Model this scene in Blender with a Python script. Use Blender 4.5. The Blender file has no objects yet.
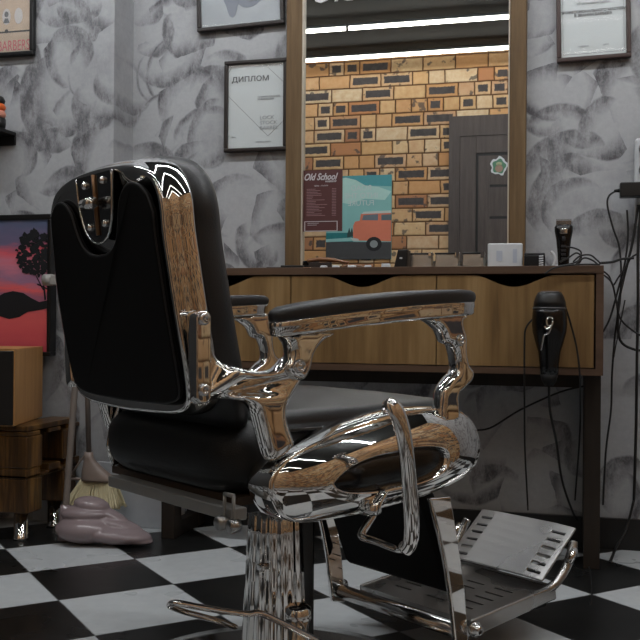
import bpy, bmesh, math, random
from mathutils import Vector, Matrix
R=math.radians; PI=math.pi
scn=bpy.context.scene; C=scn.collection
random.seed(7)
F_PX=950.8; H=0.70
# ---------------------------------------------------------------- camera
yaw,pitch,roll=R(-14.738),R(0.045),R(0.441)
cy_,sy_=math.cos(yaw),math.sin(yaw)
CF=Vector((sy_*math.cos(pitch),cy_*math.cos(pitch),math.sin(pitch)))
CR=Vector((cy_,-sy_,0)); CU=CR.cross(CF)
CR2=CR*math.cos(roll)+CU*math.sin(roll); CU2=-CR*math.sin(roll)+CU*math.cos(roll)
cam=bpy.data.cameras.new('camera'); co=bpy.data.objects.new('camera',cam); C.objects.link(co)
cam.sensor_width=36; cam.lens=F_PX/640*36; cam.clip_start=.02
M=Matrix((CR2,CU2,-CF)).transposed().to_4x4(); M.translation=Vector((0,0,H)); co.matrix_world=M
scn.camera=co
CAM=Vector((0,0,H))
def ray(px,py): return CF+CR2*((px-320)/F_PX)+CU2*((320-py)/F_PX)
def at(px,py,Y):
    d=ray(px,py); return CAM+d*(Y/d.y)
# chair frame
CA=R(40)
fw=(CR*math.cos(CA)+Vector((sy_,cy_,0))*math.sin(CA)); fw.normalize(); lf=Vector((-fw.y,fw.x,0))
CO=CR*(-.083)+Vector((sy_,cy_,0))*1.82
def S(px,py,yl):
    d=ray(px,py); n=lf; t=(yl-(CAM-CO).dot(n))/d.dot(n); p=CAM+d*t-CO
    return (p.dot(fw),p.z)
def B(px,py,xl):
    d=ray(px,py); n=fw; t=(xl-(CAM-CO).dot(n))/d.dot(n); p=CAM+d*t-CO
    return (p.dot(lf),p.z)
# ---------------------------------------------------------------- materials
class NT:
    def __init__(s,name,rough=.5,metal=0,spec=.5):
        s.m=bpy.data.materials.new(name); s.m.use_nodes=True; s.t=s.m.node_tree; s.n=s.t.nodes; s.l=s.t.links
        s.b=s.n['Principled BSDF']; s.b.inputs['Roughness'].default_value=rough; s.b.inputs['Metallic'].default_value=metal
        s.b.inputs['Specular IOR Level'].default_value=spec
    def new(s,t,**k):
        n=s.n.new(t)
        for a,b in k.items(): setattr(n,a,b)
        return n
    def put(s,sock,v):
        if v is None: return
        if isinstance(v,bpy.types.NodeSocket): s.l.new(v,sock)
        else: sock.default_value=v
    def m_(s,op,a,b=None,c=None,clamp=False):
        n=s.new('ShaderNodeMath',operation=op); n.use_clamp=clamp
        s.put(n.inputs[0],a); s.put(n.inputs[1],b); s.put(n.inputs[2],c); return n.outputs[0]
    def v_(s,op,a,b=None,out=0):
        n=s.new('ShaderNodeVectorMath',operation=op); s.put(n.inputs[0],a); s.put(n.inputs[1],b); return n.outputs[out]
    def coord(s): return s.new('ShaderNodeTexCoord').outputs['Object']
    def sep(s,v): 
        n=s.new('ShaderNodeSeparateXYZ'); s.put(n.inputs[0],v); return n.outputs
    def comb(s,x,y,z):
        n=s.new('ShaderNodeCombineXYZ')
        for i,q in enumerate((x,y,z)): s.put(n.inputs[i],q)
        return n.outputs[0]
    def noise(s,v,scale,detail=3,rough=.5,out=0):
        n=s.new('ShaderNodeTexNoise'); s.put(n.inputs['Vector'],v); n.inputs['Scale'].default_value=scale
        n.inputs['Detail'].default_value=detail; n.inputs['Roughness'].default_value=rough; return n.outputs[out]
    def mapr(s,v,a,b,c=0,d=1,smooth=False):
        n=s.new('ShaderNodeMapRange'); n.clamp=True
        if smooth: n.interpolation_type='SMOOTHSTEP'
        s.put(n.inputs[0],v)
        for i,q in enumerate((a,b,c,d)): s.put(n.inputs[1+i],q)
        return n.outputs[0]
    def ramp(s,f,stops,const=False):
        n=s.new('ShaderNodeValToRGB'); e=n.color_ramp.elements
        if const: n.color_ramp.interpolation='CONSTANT'
        while len(e)<len(stops): e.new(.5)
        for el,(p,c) in zip(e,stops): el.position=p; el.color=(*c,1)
        s.put(n.inputs[0],f); return n.outputs[0]
    def mix(s,f,a,b):
        n=s.new('ShaderNodeMix',data_type='RGBA'); s.put(n.inputs[0],f)
        s.put(n.inputs[6],(*a,1) if isinstance(a,tuple) else a); s.put(n.inputs[7],(*b,1) if isinstance(b,tuple) else b)
        return n.outputs[2]
    def color(s,c): s.put(s.b.inputs['Base Color'],(*c,1) if isinstance(c,tuple) else c)
    def bump(s,h,strength=.2,dist=.002):
        n=s.new('ShaderNodeBump'); n.inputs['Strength'].default_value=strength; n.inputs['Distance'].default_value=dist
        s.put(n.inputs['Height'],h); s.l.new(n.outputs[0],s.b.inputs['Normal'])
def srgb(*c): return tuple(((x/255)/12.92 if x/255<=.04045 else ((x/255+.055)/1.055)**2.4) for x in c)
def plain(name,rgb,rough=.5,metal=0,spec=.5,emit=0,var=.06,scale=40):
    q=NT(name,rough,metal,spec)
    base=srgb(*rgb)
    f=q.noise(q.coord(),scale,2)
    q.color(q.mix(f,tuple(x*(1-var) for x in base),tuple(min(1,x*(1+var)) for x in base)))
    if emit:
        q.b.inputs['Emission Color'].default_value=(*base,1); q.b.inputs['Emission Strength'].default_value=emit
    return q.m
def chrome_mat(name,base=.74,rough=.022):
    q=NT(name,rough,1); f=q.noise(q.coord(),6,2)
    q.color((base,base*.985,base*.96)); q.put(q.b.inputs['Roughness'],q.mapr(f,.3,.7,rough*.8,rough*1.5)); return q.m
def leather_mat(name,rgb,rough,spec=.5,bs=.25):
    q=NT(name,rough,0,spec); c=q.coord(); q.color(srgb(*rgb))
    v=q.new('ShaderNodeTexVoronoi'); q.put(v.inputs['Vector'],c); v.inputs['Scale'].default_value=420
    n=q.noise(c,60,3); h=q.m_('ADD',v.outputs['Distance'],n); q.bump(h,bs,.0008); return q.m
def wood_mat(name,stops,axis='z',scale=1.0,rough=.5,bump=.2,spec=.35):
    q=NT(name,rough,0,spec); x,y,z=q.sep(q.coord())[:3]
    g={'z':(14,14,1.1),'x':(1.1,14,14),'y':(14,1.1,14)}[axis]
    v=q.comb(q.m_('MULTIPLY',x,g[0]*scale),q.m_('MULTIPLY',y,g[1]*scale),q.m_('MULTIPLY',z,g[2]*scale))
    a=q.noise(v,1.2,5,.6); b=q.noise(v,6,4,.6); f=q.m_('ADD',q.m_('MULTIPLY',a,.7),q.m_('MULTIPLY',b,.3))
    q.color(q.ramp(f,stops)); q.bump(b,bump,.001); return q.m
chrome=chrome_mat('polished_chrome'); chrome2=chrome_mat('worn_chrome',.62,.14)
alu=chrome_mat('brushed_aluminium',.42,.24)
steel=plain('grey_painted_steel',(136,136,134),.4,.2)
darksteel=plain('dark_steel',(52,52,54),.4,.6)
vinyl=leather_mat('matte_black_vinyl',(12,12,13),.72,.2,.15)
leather2=leather_mat('dark_seat_leather',(15,16,17),.5,.45,.3)
leather=leather_mat('black_leather',(27,28,30),.42,.5,.3)
gloss_black=plain('glossy_black_vinyl',(8,8,9),.22,0,.5)
black=plain('black_plastic',(14,14,15),.4)
rubber=plain('black_rubber',(10,10,11),.6,0,.3)
white=plain('white_plastic',(196,200,204),.4)
oak=wood_mat('oak_veneer',[(0.3,srgb(74,54,30)),(0.42,srgb(112,86,52)),(0.55,srgb(134,106,68)),(0.7,srgb(158,130,90))],'z',.6,.5,.15)
edge_brown=wood_mat('brown_laminate',[(0.3,srgb(72,54,42)),(0.7,srgb(98,76,60))],'x',1,.5,.1)
dark_wood=wood_mat('dark_stained_wood',[(0.3,srgb(24,20,17)),(0.7,srgb(46,38,31))],'z',1,.55,.2)
frame_wood=wood_mat('weathered_oak',[(0.25,srgb(62,47,29)),(0.5,srgb(98,77,50)),(0.75,srgb(122,102,74))],'z',1,.6,.2)
speaker_wood=wood_mat('golden_wood_veneer',[(0.3,srgb(158,112,62)),(0.7,srgb(196,150,96))],'z',1.2,.4,.1)
pallet_wood=wood_mat('burnt_varnished_wood',[(0.32,srgb(26,17,9)),(0.5,srgb(74,50,24)),(0.72,srgb(150,110,58))],'z',1.5,.3,.5)
door_wood=wood_mat('grey_brown_door',[(0.3,srgb(62,53,50)),(0.7,srgb(86,76,72))],'z',2,.5,.1)
ceil_m=plain('dark_ceiling_paint',(13,17,17),.8)
black_frame=plain('dark_frame',(34,28,27),.35)
paper=plain('diploma_paper',(188,196,198),.35,0,.5,0,.02)
ink=plain('grey_ink',(70,74,78),.6); inkl=plain('light_grey_ink',(130,136,138),.6); inkb=plain('brown_grey_ink',(96,92,90),.6)
cable_m=plain('black_cable',(13,13,14),.5)
# ---------------------------------------------------------------- mesh helpers
def link(name,bm,mat,parent=None,smooth=False,loc=None,rot=None):
    me=bpy.data.meshes.new(name); bm.normal_update(); bm.to_mesh(me); bm.free()
    o=bpy.data.objects.new(name,me); C.objects.link(o)
    for m in (mat if isinstance(mat,(list,tuple)) else [mat]): me.materials.append(m)
    if smooth:
        for p in me.polygons: p.use_smooth=True
    if parent: o.parent=parent
    if loc is not None: o.location=loc
    if rot is not None: o.rotation_euler=rot
    return o
def tag(o,label,cat,group=None,kind=None):
    if label: o['label']=label
    if cat: o['category']=cat
    if group: o['group']=group
    if kind: o['kind']=kind
    return o
def empty(name,loc,rz,label,cat,group=None):
    o=bpy.data.objects.new(name,None); C.objects.link(o); o.location=loc; o.rotation_euler=(0,0,rz); o.empty_display_size=.05
    return tag(o,label,cat,group)
def box(bm,x0,x1,y0,y1,z0,z1,mi=0):
    vs=[bm.verts.new(p) for p in ((x0,y0,z0),(x1,y0,z0),(x1,y1,z0),(x0,y1,z0),(x0,y0,z1),(x1,y0,z1),(x1,y1,z1),(x0,y1,z1))]
    fs=[bm.faces.new([vs[i] for i in f]) for f in ((0,3,2,1),(4,5,6,7),(0,1,5,4),(1,2,6,5),(2,3,7,6),(3,0,4,7))]
    for f in fs: f.material_index=mi
    return vs
def bev(o,w,seg=3,ang=35):
    m=o.modifiers.new('b','BEVEL'); m.width=w; m.segments=seg; m.limit_method='ANGLE'; m.angle_limit=R(ang); m.harden_normals=False
    for p in o.data.polygons: p.use_smooth=True
    w_=o.modifiers.new('wn','WEIGHTED_NORMAL'); w_.keep_sharp=True
    return o
def bx(name,dims,mat,parent=None,bevel=0,seg=2,**k):
    bm=bmesh.new(); box(bm,*dims); o=link(name,bm,mat,parent,**k)
    if bevel: bev(o,bevel,seg)
    return o
def prism(bm,pts,a,b,plane='xz',mi=0):
    """pts 2-D; extruded between a and b along the third axis"""
    def P(p,d): return {'xz':(p[0],d,p[1]),'yz':(d,p[0],p[1]),'xy':(p[0],p[1],d)}[plane]
    ar=sum(p[0]*q[1]-q[0]*p[1] for p,q in zip(pts,pts[1:]+pts[:1]))
    if ar<0: pts=pts[::-1]
    A=[bm.verts.new(P(p,a)) for p in pts]; Bv=[bm.verts.new(P(p,b)) for p in pts]; n=len(pts)
    fs=[bm.faces.new(A),bm.faces.new(Bv[::-1])]
    for i in range(n): fs.append(bm.faces.new([A[i],Bv[i],Bv[(i+1)%n],A[(i+1)%n]]))
    for f in fs: f.material_index=mi
    bmesh.ops.recalc_face_normals(bm,faces=fs)
def smooth_closed(pts,n=4):
    out=[]; L=len(pts)
    for i in range(L):
        p0,p1,p2,p3=pts[i-1],pts[i],pts[(i+1)%L],pts[(i+2)%L]
        for k in range(n):
            t=k/n; out.append(tuple(.5*((2*p1[j])+(-p0[j]+p2[j])*t+(2*p0[j]-5*p1[j]+4*p2[j]-p3[j])*t*t+(-p0[j]+3*p1[j]-3*p2[j]+p3[j])*t**3) for j in range(len(p1))))
    return out
def smooth_open(pts,n=6):
    out=[]; L=len(pts)
    for i in range(L-1):
        p0=pts[max(i-1,0)];p1=pts[i];p2=pts[i+1];p3=pts[min(i+2,L-1)]
        for k in range(n):
            t=k/n; out.append(tuple(.5*((2*p1[j])+(-p0[j]+p2[j])*t+(2*p0[j]-5*p1[j]+4*p2[j]-p3[j])*t*t+(-p0[j]+3*p1[j]-3*p2[j]+p3[j])*t**3) for j in range(len(p1))))
    out.append(tuple(pts[-1])); return out
def tube(bm,pts,r,seg=10,flat=None,mi=0,cap=True):
    """pts list of 3-D points; r scalar or list; flat=(vec,scale) squashes the section along vec"""
    P=[Vector(p) for p in pts]; n=len(P); rs=r if isinstance(r,(list,tuple)) else [r]*n
    up=Vector((0,0,1)); rings=[]
    t0=(P[1]-P[0]).normalized(); 
    nrm=t0.cross(up); 
    if nrm.length<.1: nrm=t0.cross(Vector((1,0,0)))
    nrm.normalize()
    for i in range(n):
        t=(P[min(i+1,n-1)]-P[max(i-1,0)]).normalized()
        nrm=(nrm-t*nrm.dot(t)).normalized(); bn=t.cross(nrm)
        ring=[]
        for k in range(seg):
            a=2*PI*k/seg; d=(nrm*math.cos(a)+bn*math.sin(a))*rs[i]
            if flat: fv=Vector(flat[0]); d=d+fv*d.dot(fv)*(flat[1]-1)
            ring.append(bm.verts.new(P[i]+d))
        rings.append(ring)
    fs=[]
    for a,b in zip(rings,rings[1:]):
        for k in range(seg): fs.append(bm.faces.new([a[k],a[(k+1)%seg],b[(k+1)%seg],b[k]]))
    if cap: fs.append(bm.faces.new(rings[0][::-1])); fs.append(bm.faces.new(rings[-1]))
    for f in fs: f.material_index=mi
    bmesh.ops.recalc_face_normals(bm,faces=fs)
def lathe(bm,prof,seg=40,fl=None,mi=0,axis='z',c=(0,0,0)):
    rings=[]
    for (r,z) in prof:
        ring=[]
        for k in range(seg):
            a=2*PI*k/seg; rr=r*(fl(a,z) if fl else 1)
            p={'z':(rr*math.cos(a),rr*math.sin(a),z),'y':(rr*math.cos(a),z,rr*math.sin(a)),'x':(z,rr*math.cos(a),rr*math.sin(a))}[axis]
            ring.append(bm.verts.new((p[0]+c[0],p[1]+c[1],p[2]+c[2])))
        rings.append(ring)
    fs=[]
    for a,b in zip(rings,rings[1:]):
        for k in range(seg): fs.append(bm.faces.new([a[k],a[(k+1)%seg],b[(k+1)%seg],b[k]]))
    fs.append(bm.faces.new(rings[0][::-1])); fs.append(bm.faces.new(rings[-1]))
    for f in fs: f.material_index=mi
    bmesh.ops.recalc_face_normals(bm,faces=fs)
def loft(bm,rings,mi=0):
    V=[[bm.verts.new(p) for p in r] for r in rings]; n=len(V[0]); fs=[]
    for a,b in zip(V,V[1:]):
        for k in range(n): fs.append(bm.faces.new([a[k],a[(k+1)%n],b[(k+1)%n],b[k]]))
    fs.append(bm.faces.new(V[0][::-1])); fs.append(bm.faces.new(V[-1]))
    for f in fs: f.material_index=mi
    bmesh.ops.recalc_face_normals(bm,faces=fs)
def cast(name,pts,y0,y1,mat,parent,vox=.004,it=6,big=1.0):
    ar=sum(p[0]*q[1]-q[0]*p[1] for p,q in zip(pts,pts[1:]+pts[:1]))
    if ar<0: pts=pts[::-1]
    pts=smooth_closed(pts,3) if len(pts)<60 else pts
    def off(d):
        out=[]; n=len(pts)
        for i,p in enumerate(pts):
            a=Vector(p)-Vector(pts[i-1]); b=Vector(pts[(i+1)%n])-Vector(p); t=(a.normalized()+b.normalized())
            t=t.normalized() if t.length>1e-6 else a.normalized()
            out.append((p[0]-t.y*d,p[1]+t.x*d))
        return out
    bm=bmesh.new(); T=y1-y0; loft(bm,[[(a,y0+T*f,b) for a,b in off(d*big)] for f,d in ((0,.0085),(.06,.0055),(.16,.0028),(.3,.0008),(.45,0),(.55,0),(.7,.0008),(.84,.0028),(.94,.0055),(1,.0085))]); o=link(name,bm,mat,parent,True)
    m=o.modifiers.new('r','REMESH'); m.mode='VOXEL'; m.voxel_size=vox; m.use_smooth_shade=True
    s=o.modifiers.new('s','SMOOTH'); s.factor=.5; s.iterations=it
    return o
def text(name,s,size,mat,parent,loc,rot=(PI/2,0,0),shear=0,sx=1,align='LEFT',ext=.0006,off=0):
    cu=bpy.data.curves.new(name,'FONT'); cu.body=s; cu.size=size; cu.shear=shear; cu.extrude=ext; cu.align_x=align; cu.offset=off; cu.resolution_u=3
    t=bpy.data.objects.new('tmp_'+name,cu); C.objects.link(t); bpy.context.view_layer.update()
    me=bpy.data.meshes.new_from_object(t.evaluated_get(bpy.context.evaluated_depsgraph_get())); C.objects.unlink(t); bpy.data.objects.remove(t)
    me.materials.clear(); me.materials.append(mat)
    o=bpy.data.objects.new(name,me); C.objects.link(o); o.parent=parent; o.location=loc; o.rotation_euler=rot; o.scale=(sx,1,1)
    return o
def struct(o,label=None): o['kind']='structure'; return o

# ================================================================= ROOM
YW=3.09; YL=2.943; XS=-1.504; ZC=2.72; YB=-1.05; XL=-3.0; XR=2.2; YM=3.055
# floor
q=NT('checkered_floor_tiles',.28,0,.5); co_=q.coord(); x,y,z=q.sep(co_)[:3]
s=.3028; ox,oy=-1.6529,2.5500; c=math.sqrt(.5)
dx=q.m_('SUBTRACT',x,ox); dy=q.m_('SUBTRACT',y,oy)
u=q.m_('DIVIDE',q.m_('MULTIPLY',q.m_('ADD',dx,dy),c),s); v=q.m_('DIVIDE',q.m_('MULTIPLY',q.m_('SUBTRACT',dx,dy),c),s)
fu,fv=q.m_('FLOOR',u),q.m_('FLOOR',v)
par=q.m_('PINGPONG',q.m_('ADD',fu,fv),1.0)      # 0 white 1 black
nz=q.noise(co_,30,4,.6); nz2=q.noise(co_,3,3)
wcol=q.mix(nz,srgb(176,181,184),srgb(202,206,208)); bcol=q.mix(nz,srgb(14,15,15),srgb(27,28,28))
col=q.mix(par,wcol,bcol)
du=q.m_('PINGPONG',u,.5); dv=q.m_('PINGPONG',v,.5); g=q.mapr(q.m_('MINIMUM',du,dv),.004,.010,1,0)
q.color(q.mix(q.m_('MULTIPLY',g,.6),col,srgb(70,72,72)))
q.put(q.b.inputs['Roughness'],q.mapr(nz2,.3,.7,.22,.4)); q.bump(nz,.05,.001)
floor_m=q.m
bm=bmesh.new(); box(bm,XL-.1,XR+.1,YB-.1,YW+.1,-.1,0); struct(link('floor',bm,floor_m))
bm=bmesh.new(); box(bm,XL-.1,XR+.1,YB-.1,YW+.1,ZC,ZC+.1); struct(link('ceiling',bm,ceil_m))
# plaster with trowelled arcs
def plaster(name,arcs):
    q=NT(name,.55,0,.35); p=q.coord(); X,Y,Z=q.sep(p)[:3]
    w=q.noise(p,7,4,.6,1)
    w=q.v_('SCALE',q.v_('SUBTRACT',w,(.5,.5,.5)))
    w.node.inputs[3].default_value=.03
    pp=q.v_('MULTIPLY',q.v_('ADD',p,w),(1,0,1))
    brn=q.noise(q.v_('MULTIPLY',p,(1.6,1,.8)),15,6,.8); m=None
    for (cx,cz,r,wd,ang,half,dk) in arcs:
        d=q.v_('SUBTRACT',pp,(cx,0,cz)); ln=q.v_('LENGTH',d,out=1)
        dt=q.v_('DOT_PRODUCT',q.v_('NORMALIZE',d),(math.cos(R(ang)),0,math.sin(R(ang))),out=1)
        t=q.mapr(dt,math.cos(R(half)),math.cos(R(half))*.4+.6,0,wd)
        a_=q.m_('SUBTRACT',r,ln)
        k=q.m_('MULTIPLY',q.mapr(q.m_('ADD',a_,t),0,.007,0,1),q.mapr(q.m_('SUBTRACT',t,a_),0,wd*1.2,0,dk))
        m=k if m is None else q.m_('MAXIMUM',m,k)
    for (sc,off,r0,r1,wd,dk) in ((3.5,(2.2,0,7.7),.08,.17,.045,1.0),(4.2,(5.3,0,2.1),.06,.15,.05,.9),(2.6,(9.1,0,4.4),.10,.20,.026,1.0),(4.4,(3.7,0,8.2),.05,.11,.03,.85)):
        pq=q.v_('ADD',pp,off); vo=q.new('ShaderNodeTexVoronoi'); vo.inputs['Scale'].default_value=sc; vo.inputs['Randomness'].default_value=1; q.put(vo.inputs['Vector'],pq)
        ce=q.v_('MULTIPLY',vo.outputs['Position'],(1,0,1)); cr,cg,cb=q.sep(vo.outputs['Color'])[:3]
        d=q.v_('SUBTRACT',pq,ce); ln=q.v_('LENGTH',d,out=1); an=q.m_('MULTIPLY',cr,6.283)
        dt=q.v_('DOT_PRODUCT',q.v_('NORMALIZE',d),q.comb(q.m_('COSINE',an),0,q.m_('SINE',an)),out=1)
        hf=q.mapr(cb,0,1,.4,-.5)
        t=q.m_('MULTIPLY',q.mapr(dt,hf,1,0,1),wd); rr_=q.mapr(cg,0,1,r0,r1)
        a_=q.m_('SUBTRACT',rr_,ln)
        m=q.m_('MAXIMUM',m,q.m_('MULTIPLY',q.mapr(q.m_('ADD',a_,t),0,.008,0,1),q.mapr(q.m_('SUBTRACT',t,a_),0,wd*1.1,0,dk)))
    bris=q.mapr(brn,.36,.60,.22,1)
    m=q.m_('MULTIPLY',m,bris)
    cloud=q.mapr(q.noise(p,2.6,4,.6),.48,.75,0,.45); m=q.m_('MAXIMUM',m,q.m_('MULTIPLY',cloud,bris))
    fine=q.noise(p,55,4,.7)
    light=q.mix(fine,srgb(150,153,157),srgb(176,178,181)); dark=q.mix(fine,srgb(72,72,76),srgb(94,93,98))
    q.color(q.mix(m,light,dark)); q.bump(q.m_('ADD',fine,m),.12,.002)
    return q.m
def arcpx(cx,cy,r,w,ang,half,dk=.9,Y=YW):
    p=at(cx,cy,Y); k=Y/ray(cx,cy).y/F_PX
    return (p.x,p.z,r*k,w*k,ang,half,dk)
A=[(97,105,46,17,195,75),(75,50,38,9,45,50),(50,112,34,12,160,60),(30,30,20,11,20,60),(118,85,32,1.8,215,50),(100,0,28,9,270,60),
 (165,125,30,2.4,120,60),(185,72,40,3,170,60),(165,75,30,2,190,60),(190,30,26,6,190,60),(225,30,45,11,120,35),(230,140,42,6,150,50),(250,120,55,8,140,35),
 (270,240,30,8,200,60),(35,165,20,8,60,140),(60,150,48,7,310,40),(210,150,40,5,110,70),
 (575,190,50,12,110,60),(600,215,60,14,150,50),(560,150,40,8,90,60),(618,130,30,9,150,60),(600,250,30,12,100,60),
 (545,110,22,6,250,70)]
pl=plaster('trowelled_grey_plaster',[arcpx(*a) for a in A])
bm=bmesh.new()
prism(bm,[(XL-.1,YW+.1),(XL-.1,YL),(XS,YL),(XS,YW),(XR+.1,YW),(XR+.1,YW+.1)],0,ZC,'xy')
struct(link('wall_back',bm,pl))
side=plain('dark_grey_side_wall',(58,60,62),.7,var=.15,scale=5)
bm=bmesh.new(); box(bm,XL-.1,XL,YB-.1,YL,0,ZC); struct(link('wall_left',bm,side))
# brick wall
q=NT('yellow_brick',.8,0,.2); p=q.coord(); X,Y,Z=q.sep(p)[:3]
wob=q.m_('MULTIPLY',q.m_('SUBTRACT',q.noise(p,12,2),.5),.012)
CH=.104; BL=.245
row=q.m_('FLOOR',q.m_('DIVIDE',Z,CH)); XH=q.m_('ADD',X,Y)
fz=q.m_('FRACT',q.m_('DIVIDE',q.m_('ADD',Z,q.m_('MULTIPLY',wob,.5)),CH))
def wn(vec,out='Value'):
    n=q.new('ShaderNodeTexWhiteNoise',noise_dimensions='3D'); q.put(n.inputs[0],vec); return n.outputs[out]
sh=wn(q.comb(row,3.3,0))
xx=q.m_('ADD',q.m_('DIVIDE',q.m_('ADD',XH,wob),BL),q.m_('ADD',q.m_('MULTIPLY',row,.5),q.m_('MULTIPLY',sh,.25)))
col_=q.m_('FLOOR',xx); fx=q.m_('FRACT',xx)
half=q.m_('GREATER_THAN',wn(q.comb(row,col_,9.1)),.68)
fx2=q.m_('FRACT',q.m_('MULTIPLY',fx,2)); hi=q.m_('MULTIPLY',q.m_('FLOOR',q.m_('MULTIPLY',fx,2)),half)
fxx=q.m_('ADD',q.m_('MULTIPLY',fx,q.m_('SUBTRACT',1,half)),q.m_('MULTIPLY',fx2,half))
wdt=q.m_('SUBTRACT',BL,q.m_('MULTIPLY',half,BL/2))
idv=q.comb(row,col_,hi); r1=wn(idv); r2=wn(q.v_('ADD',idv,(7.7,1.1,3.3))); r3=wn(q.v_('ADD',idv,(2.7,9.1,5.3)))
ex=q.m_('MULTIPLY',q.m_('PINGPONG',fxx,.5),wdt); ez=q.m_('MULTIPLY',q.m_('PINGPONG',fz,.5),CH)
e=q.m_('MINIMUM',ex,ez); n1=q.noise(p,22,4,.6); n2=q.noise(p,70,3,.6)
bc=q.ramp(r1,[(0,srgb(200,150,104)),(.2,srgb(214,176,128)),(.4,srgb(222,196,156)),(.58,srgb(206,158,110)),(.75,srgb(224,206,174)),(.88,srgb(190,134,94)),(1,srgb(154,112,92))])
bc=q.mix(q.mapr(n1,.3,.7,0,.5),bc,srgb(184,132,86))
pe=q.m_('ADD',e,q.m_('MULTIPLY',q.m_('SUBTRACT',n2,.5),.012))
patch=q.m_('MULTIPLY',q.mapr(pe,.022,.027,0,1),q.m_('GREATER_THAN',r2,.56))
spots=q.m_('MULTIPLY',q.mapr(q.noise(p,16,2),.6,.66,0,.8),q.m_('GREATER_THAN',r3,.45))
bc=q.mix(q.m_('MAXIMUM',patch,spots),bc,q.mix(n1,srgb(58,56,58),srgb(96,90,88)))
mort=q.mapr(e,.003,.0065,1,0)
q.color(q.mix(mort,bc,srgb(96,66,44)))
q.bump(q.m_('ADD',q.mapr(e,.002,.012,0,1),q.m_('MULTIPLY',n1,.4)),.8,.008)
brick=q.m
bm=bmesh.new(); box(bm,XL-.1,XR+.1,YB-.1,YB,0,ZC); struct(link('wall_front',bm,brick))
bm=bmesh.new(); box(bm,XR,XR+.1,YB,YW,0,ZC); struct(link('wall_right',bm,brick))
# baseboards
bbm=plain('black_baseboard',(20,20,21),.4)
struct(bx('baseboard_back',(-1.24,XR,YW-.014,YW,0,.095),bbm))
struct(bx('baseboard_left',(XL,XL+.014,YB,YL,0,.095),bbm))
wp=plain('white_panel_paint',(178,182,188),.5)
struct(bx('trim_1',(-1.80,-1.245,YL-.004,YL+.03,0,.215),wp,None,.003))
# door on the brick wall (seen in the mirror)
def mp(px,py,front=0.0):
    Yv=2*YM-(YB+front); p=at(px,py,Yv); return Vector((p.x,YB+front,p.z))
dl=mp(450,118).x; dt=mp(450,118).z; jx=mp(460.5,137.5).x; jt=mp(460,137.5).z
D=bx('door_1',(jx,jx+.86,YB,YB+.03,0,jt),door_wood); struct(D)
W_=.86
bm=bmesh.new(); box(bm,dl,jx,YB,YB+.05,0,dt); box(bm,jx+W_,jx+W_+jx-dl,YB,YB+.05,0,dt); box(bm,jx,jx+W_,YB,YB+.05,jt,dt)
link('door_frame',bm,door_wood,D)
dk=plain('dark_groove',(20,18,17),.6)
sx=mp(476.6,150).x-jx; gy=YB+.03
bm=bmesh.new(); box(bm,jx,jx+sx,gy,gy+.012,0,jt); box(bm,jx+W_-sx,jx+W_,gy,gy+.012,0,jt); box(bm,jx+sx,jx+W_-sx,gy,gy+.012,jt-.13,jt); box(bm,jx+sx,jx+W_-sx,gy,gy+.012,0,.16)
bev(link('stile',bm,door_wood,D),.004)
bm=bmesh.new(); box(bm,jx+sx+.018,jx+sx+.10,gy,gy+.010,.17,jt-.15); box(bm,jx+W_-sx-.10,jx+W_-sx-.018,gy,gy+.010,.17,jt-.15)
link('inner_stile',bm,door_wood,D)
bm=bmesh.new(); z_=jt-.15
while z_>.4:
    box(bm,jx+sx+.10,jx+W_-sx-.10,gy,gy+.008,z_-.215,z_); z_-=.235
link('slat',bm,door_wood,D)
bm=bmesh.new(); box(bm,jx+sx,jx+W_-sx,gy-.001,gy+.001,.16,jt-.13); link('groove',bm,dk,D)
bm=bmesh.new(); lathe(bm,[(.025,YB+.04),(.025,YB+.05),(.009,YB+.052),(.009,YB+.09)],16,None,0,'y',(jx+W_-.06,0,1.0)); tube(bm,[(jx+W_-.06,YB+.088,1.0),(jx+W_-.18,YB+.088,1.0)],.009,10); link('door_handle',bm,chrome2,D,True)
# sticker on the door
def flat(bm,pts,y,mi=0,f=1):
    vs=[bm.verts.new((p[0],y,p[1])) for p in pts]; fc=bm.faces.new(vs); fc.material_index=mi; fc.normal_update()
    if fc.normal.y*f<0: fc.normal_flip()
def poly(cx,cz,rx,rz,n=24,f=lambda a:1): return [(cx+rx*f(2*PI*i/n)*math.cos(2*PI*i/n),cz+rz*f(2*PI*i/n)*math.sin(2*PI*i/n)) for i in range(n)]
sc=mp(499,166,.045)
st=empty('door_sticker',(sc.x,YB+.044,sc.z),0,'small white-edged green sticker on the dark door, seen in the mirror','sticker')
bm=bmesh.new()
prism(bm,poly(0,0,.062,.066,28,lambda a:1+.12*math.sin(5*a+1)+.07*math.sin(9*a)),0,.0012)
prism(bm,poly(0,-.002,.048,.052,28,lambda a:1+.12*math.sin(5*a+1)),.001,.002,mi=1)
prism(bm,poly(0,-.018,.028,.028),.002,.003,mi=2); prism(bm,poly(0,.016,.022,.014),.002,.003,mi=3)
link('printed_sticker',bm,[white,plain('sticker_green',(70,120,92),.5),plain('sticker_brown',(150,122,104),.5),plain('sticker_tan',(150,160,120),.5)],st)
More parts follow.
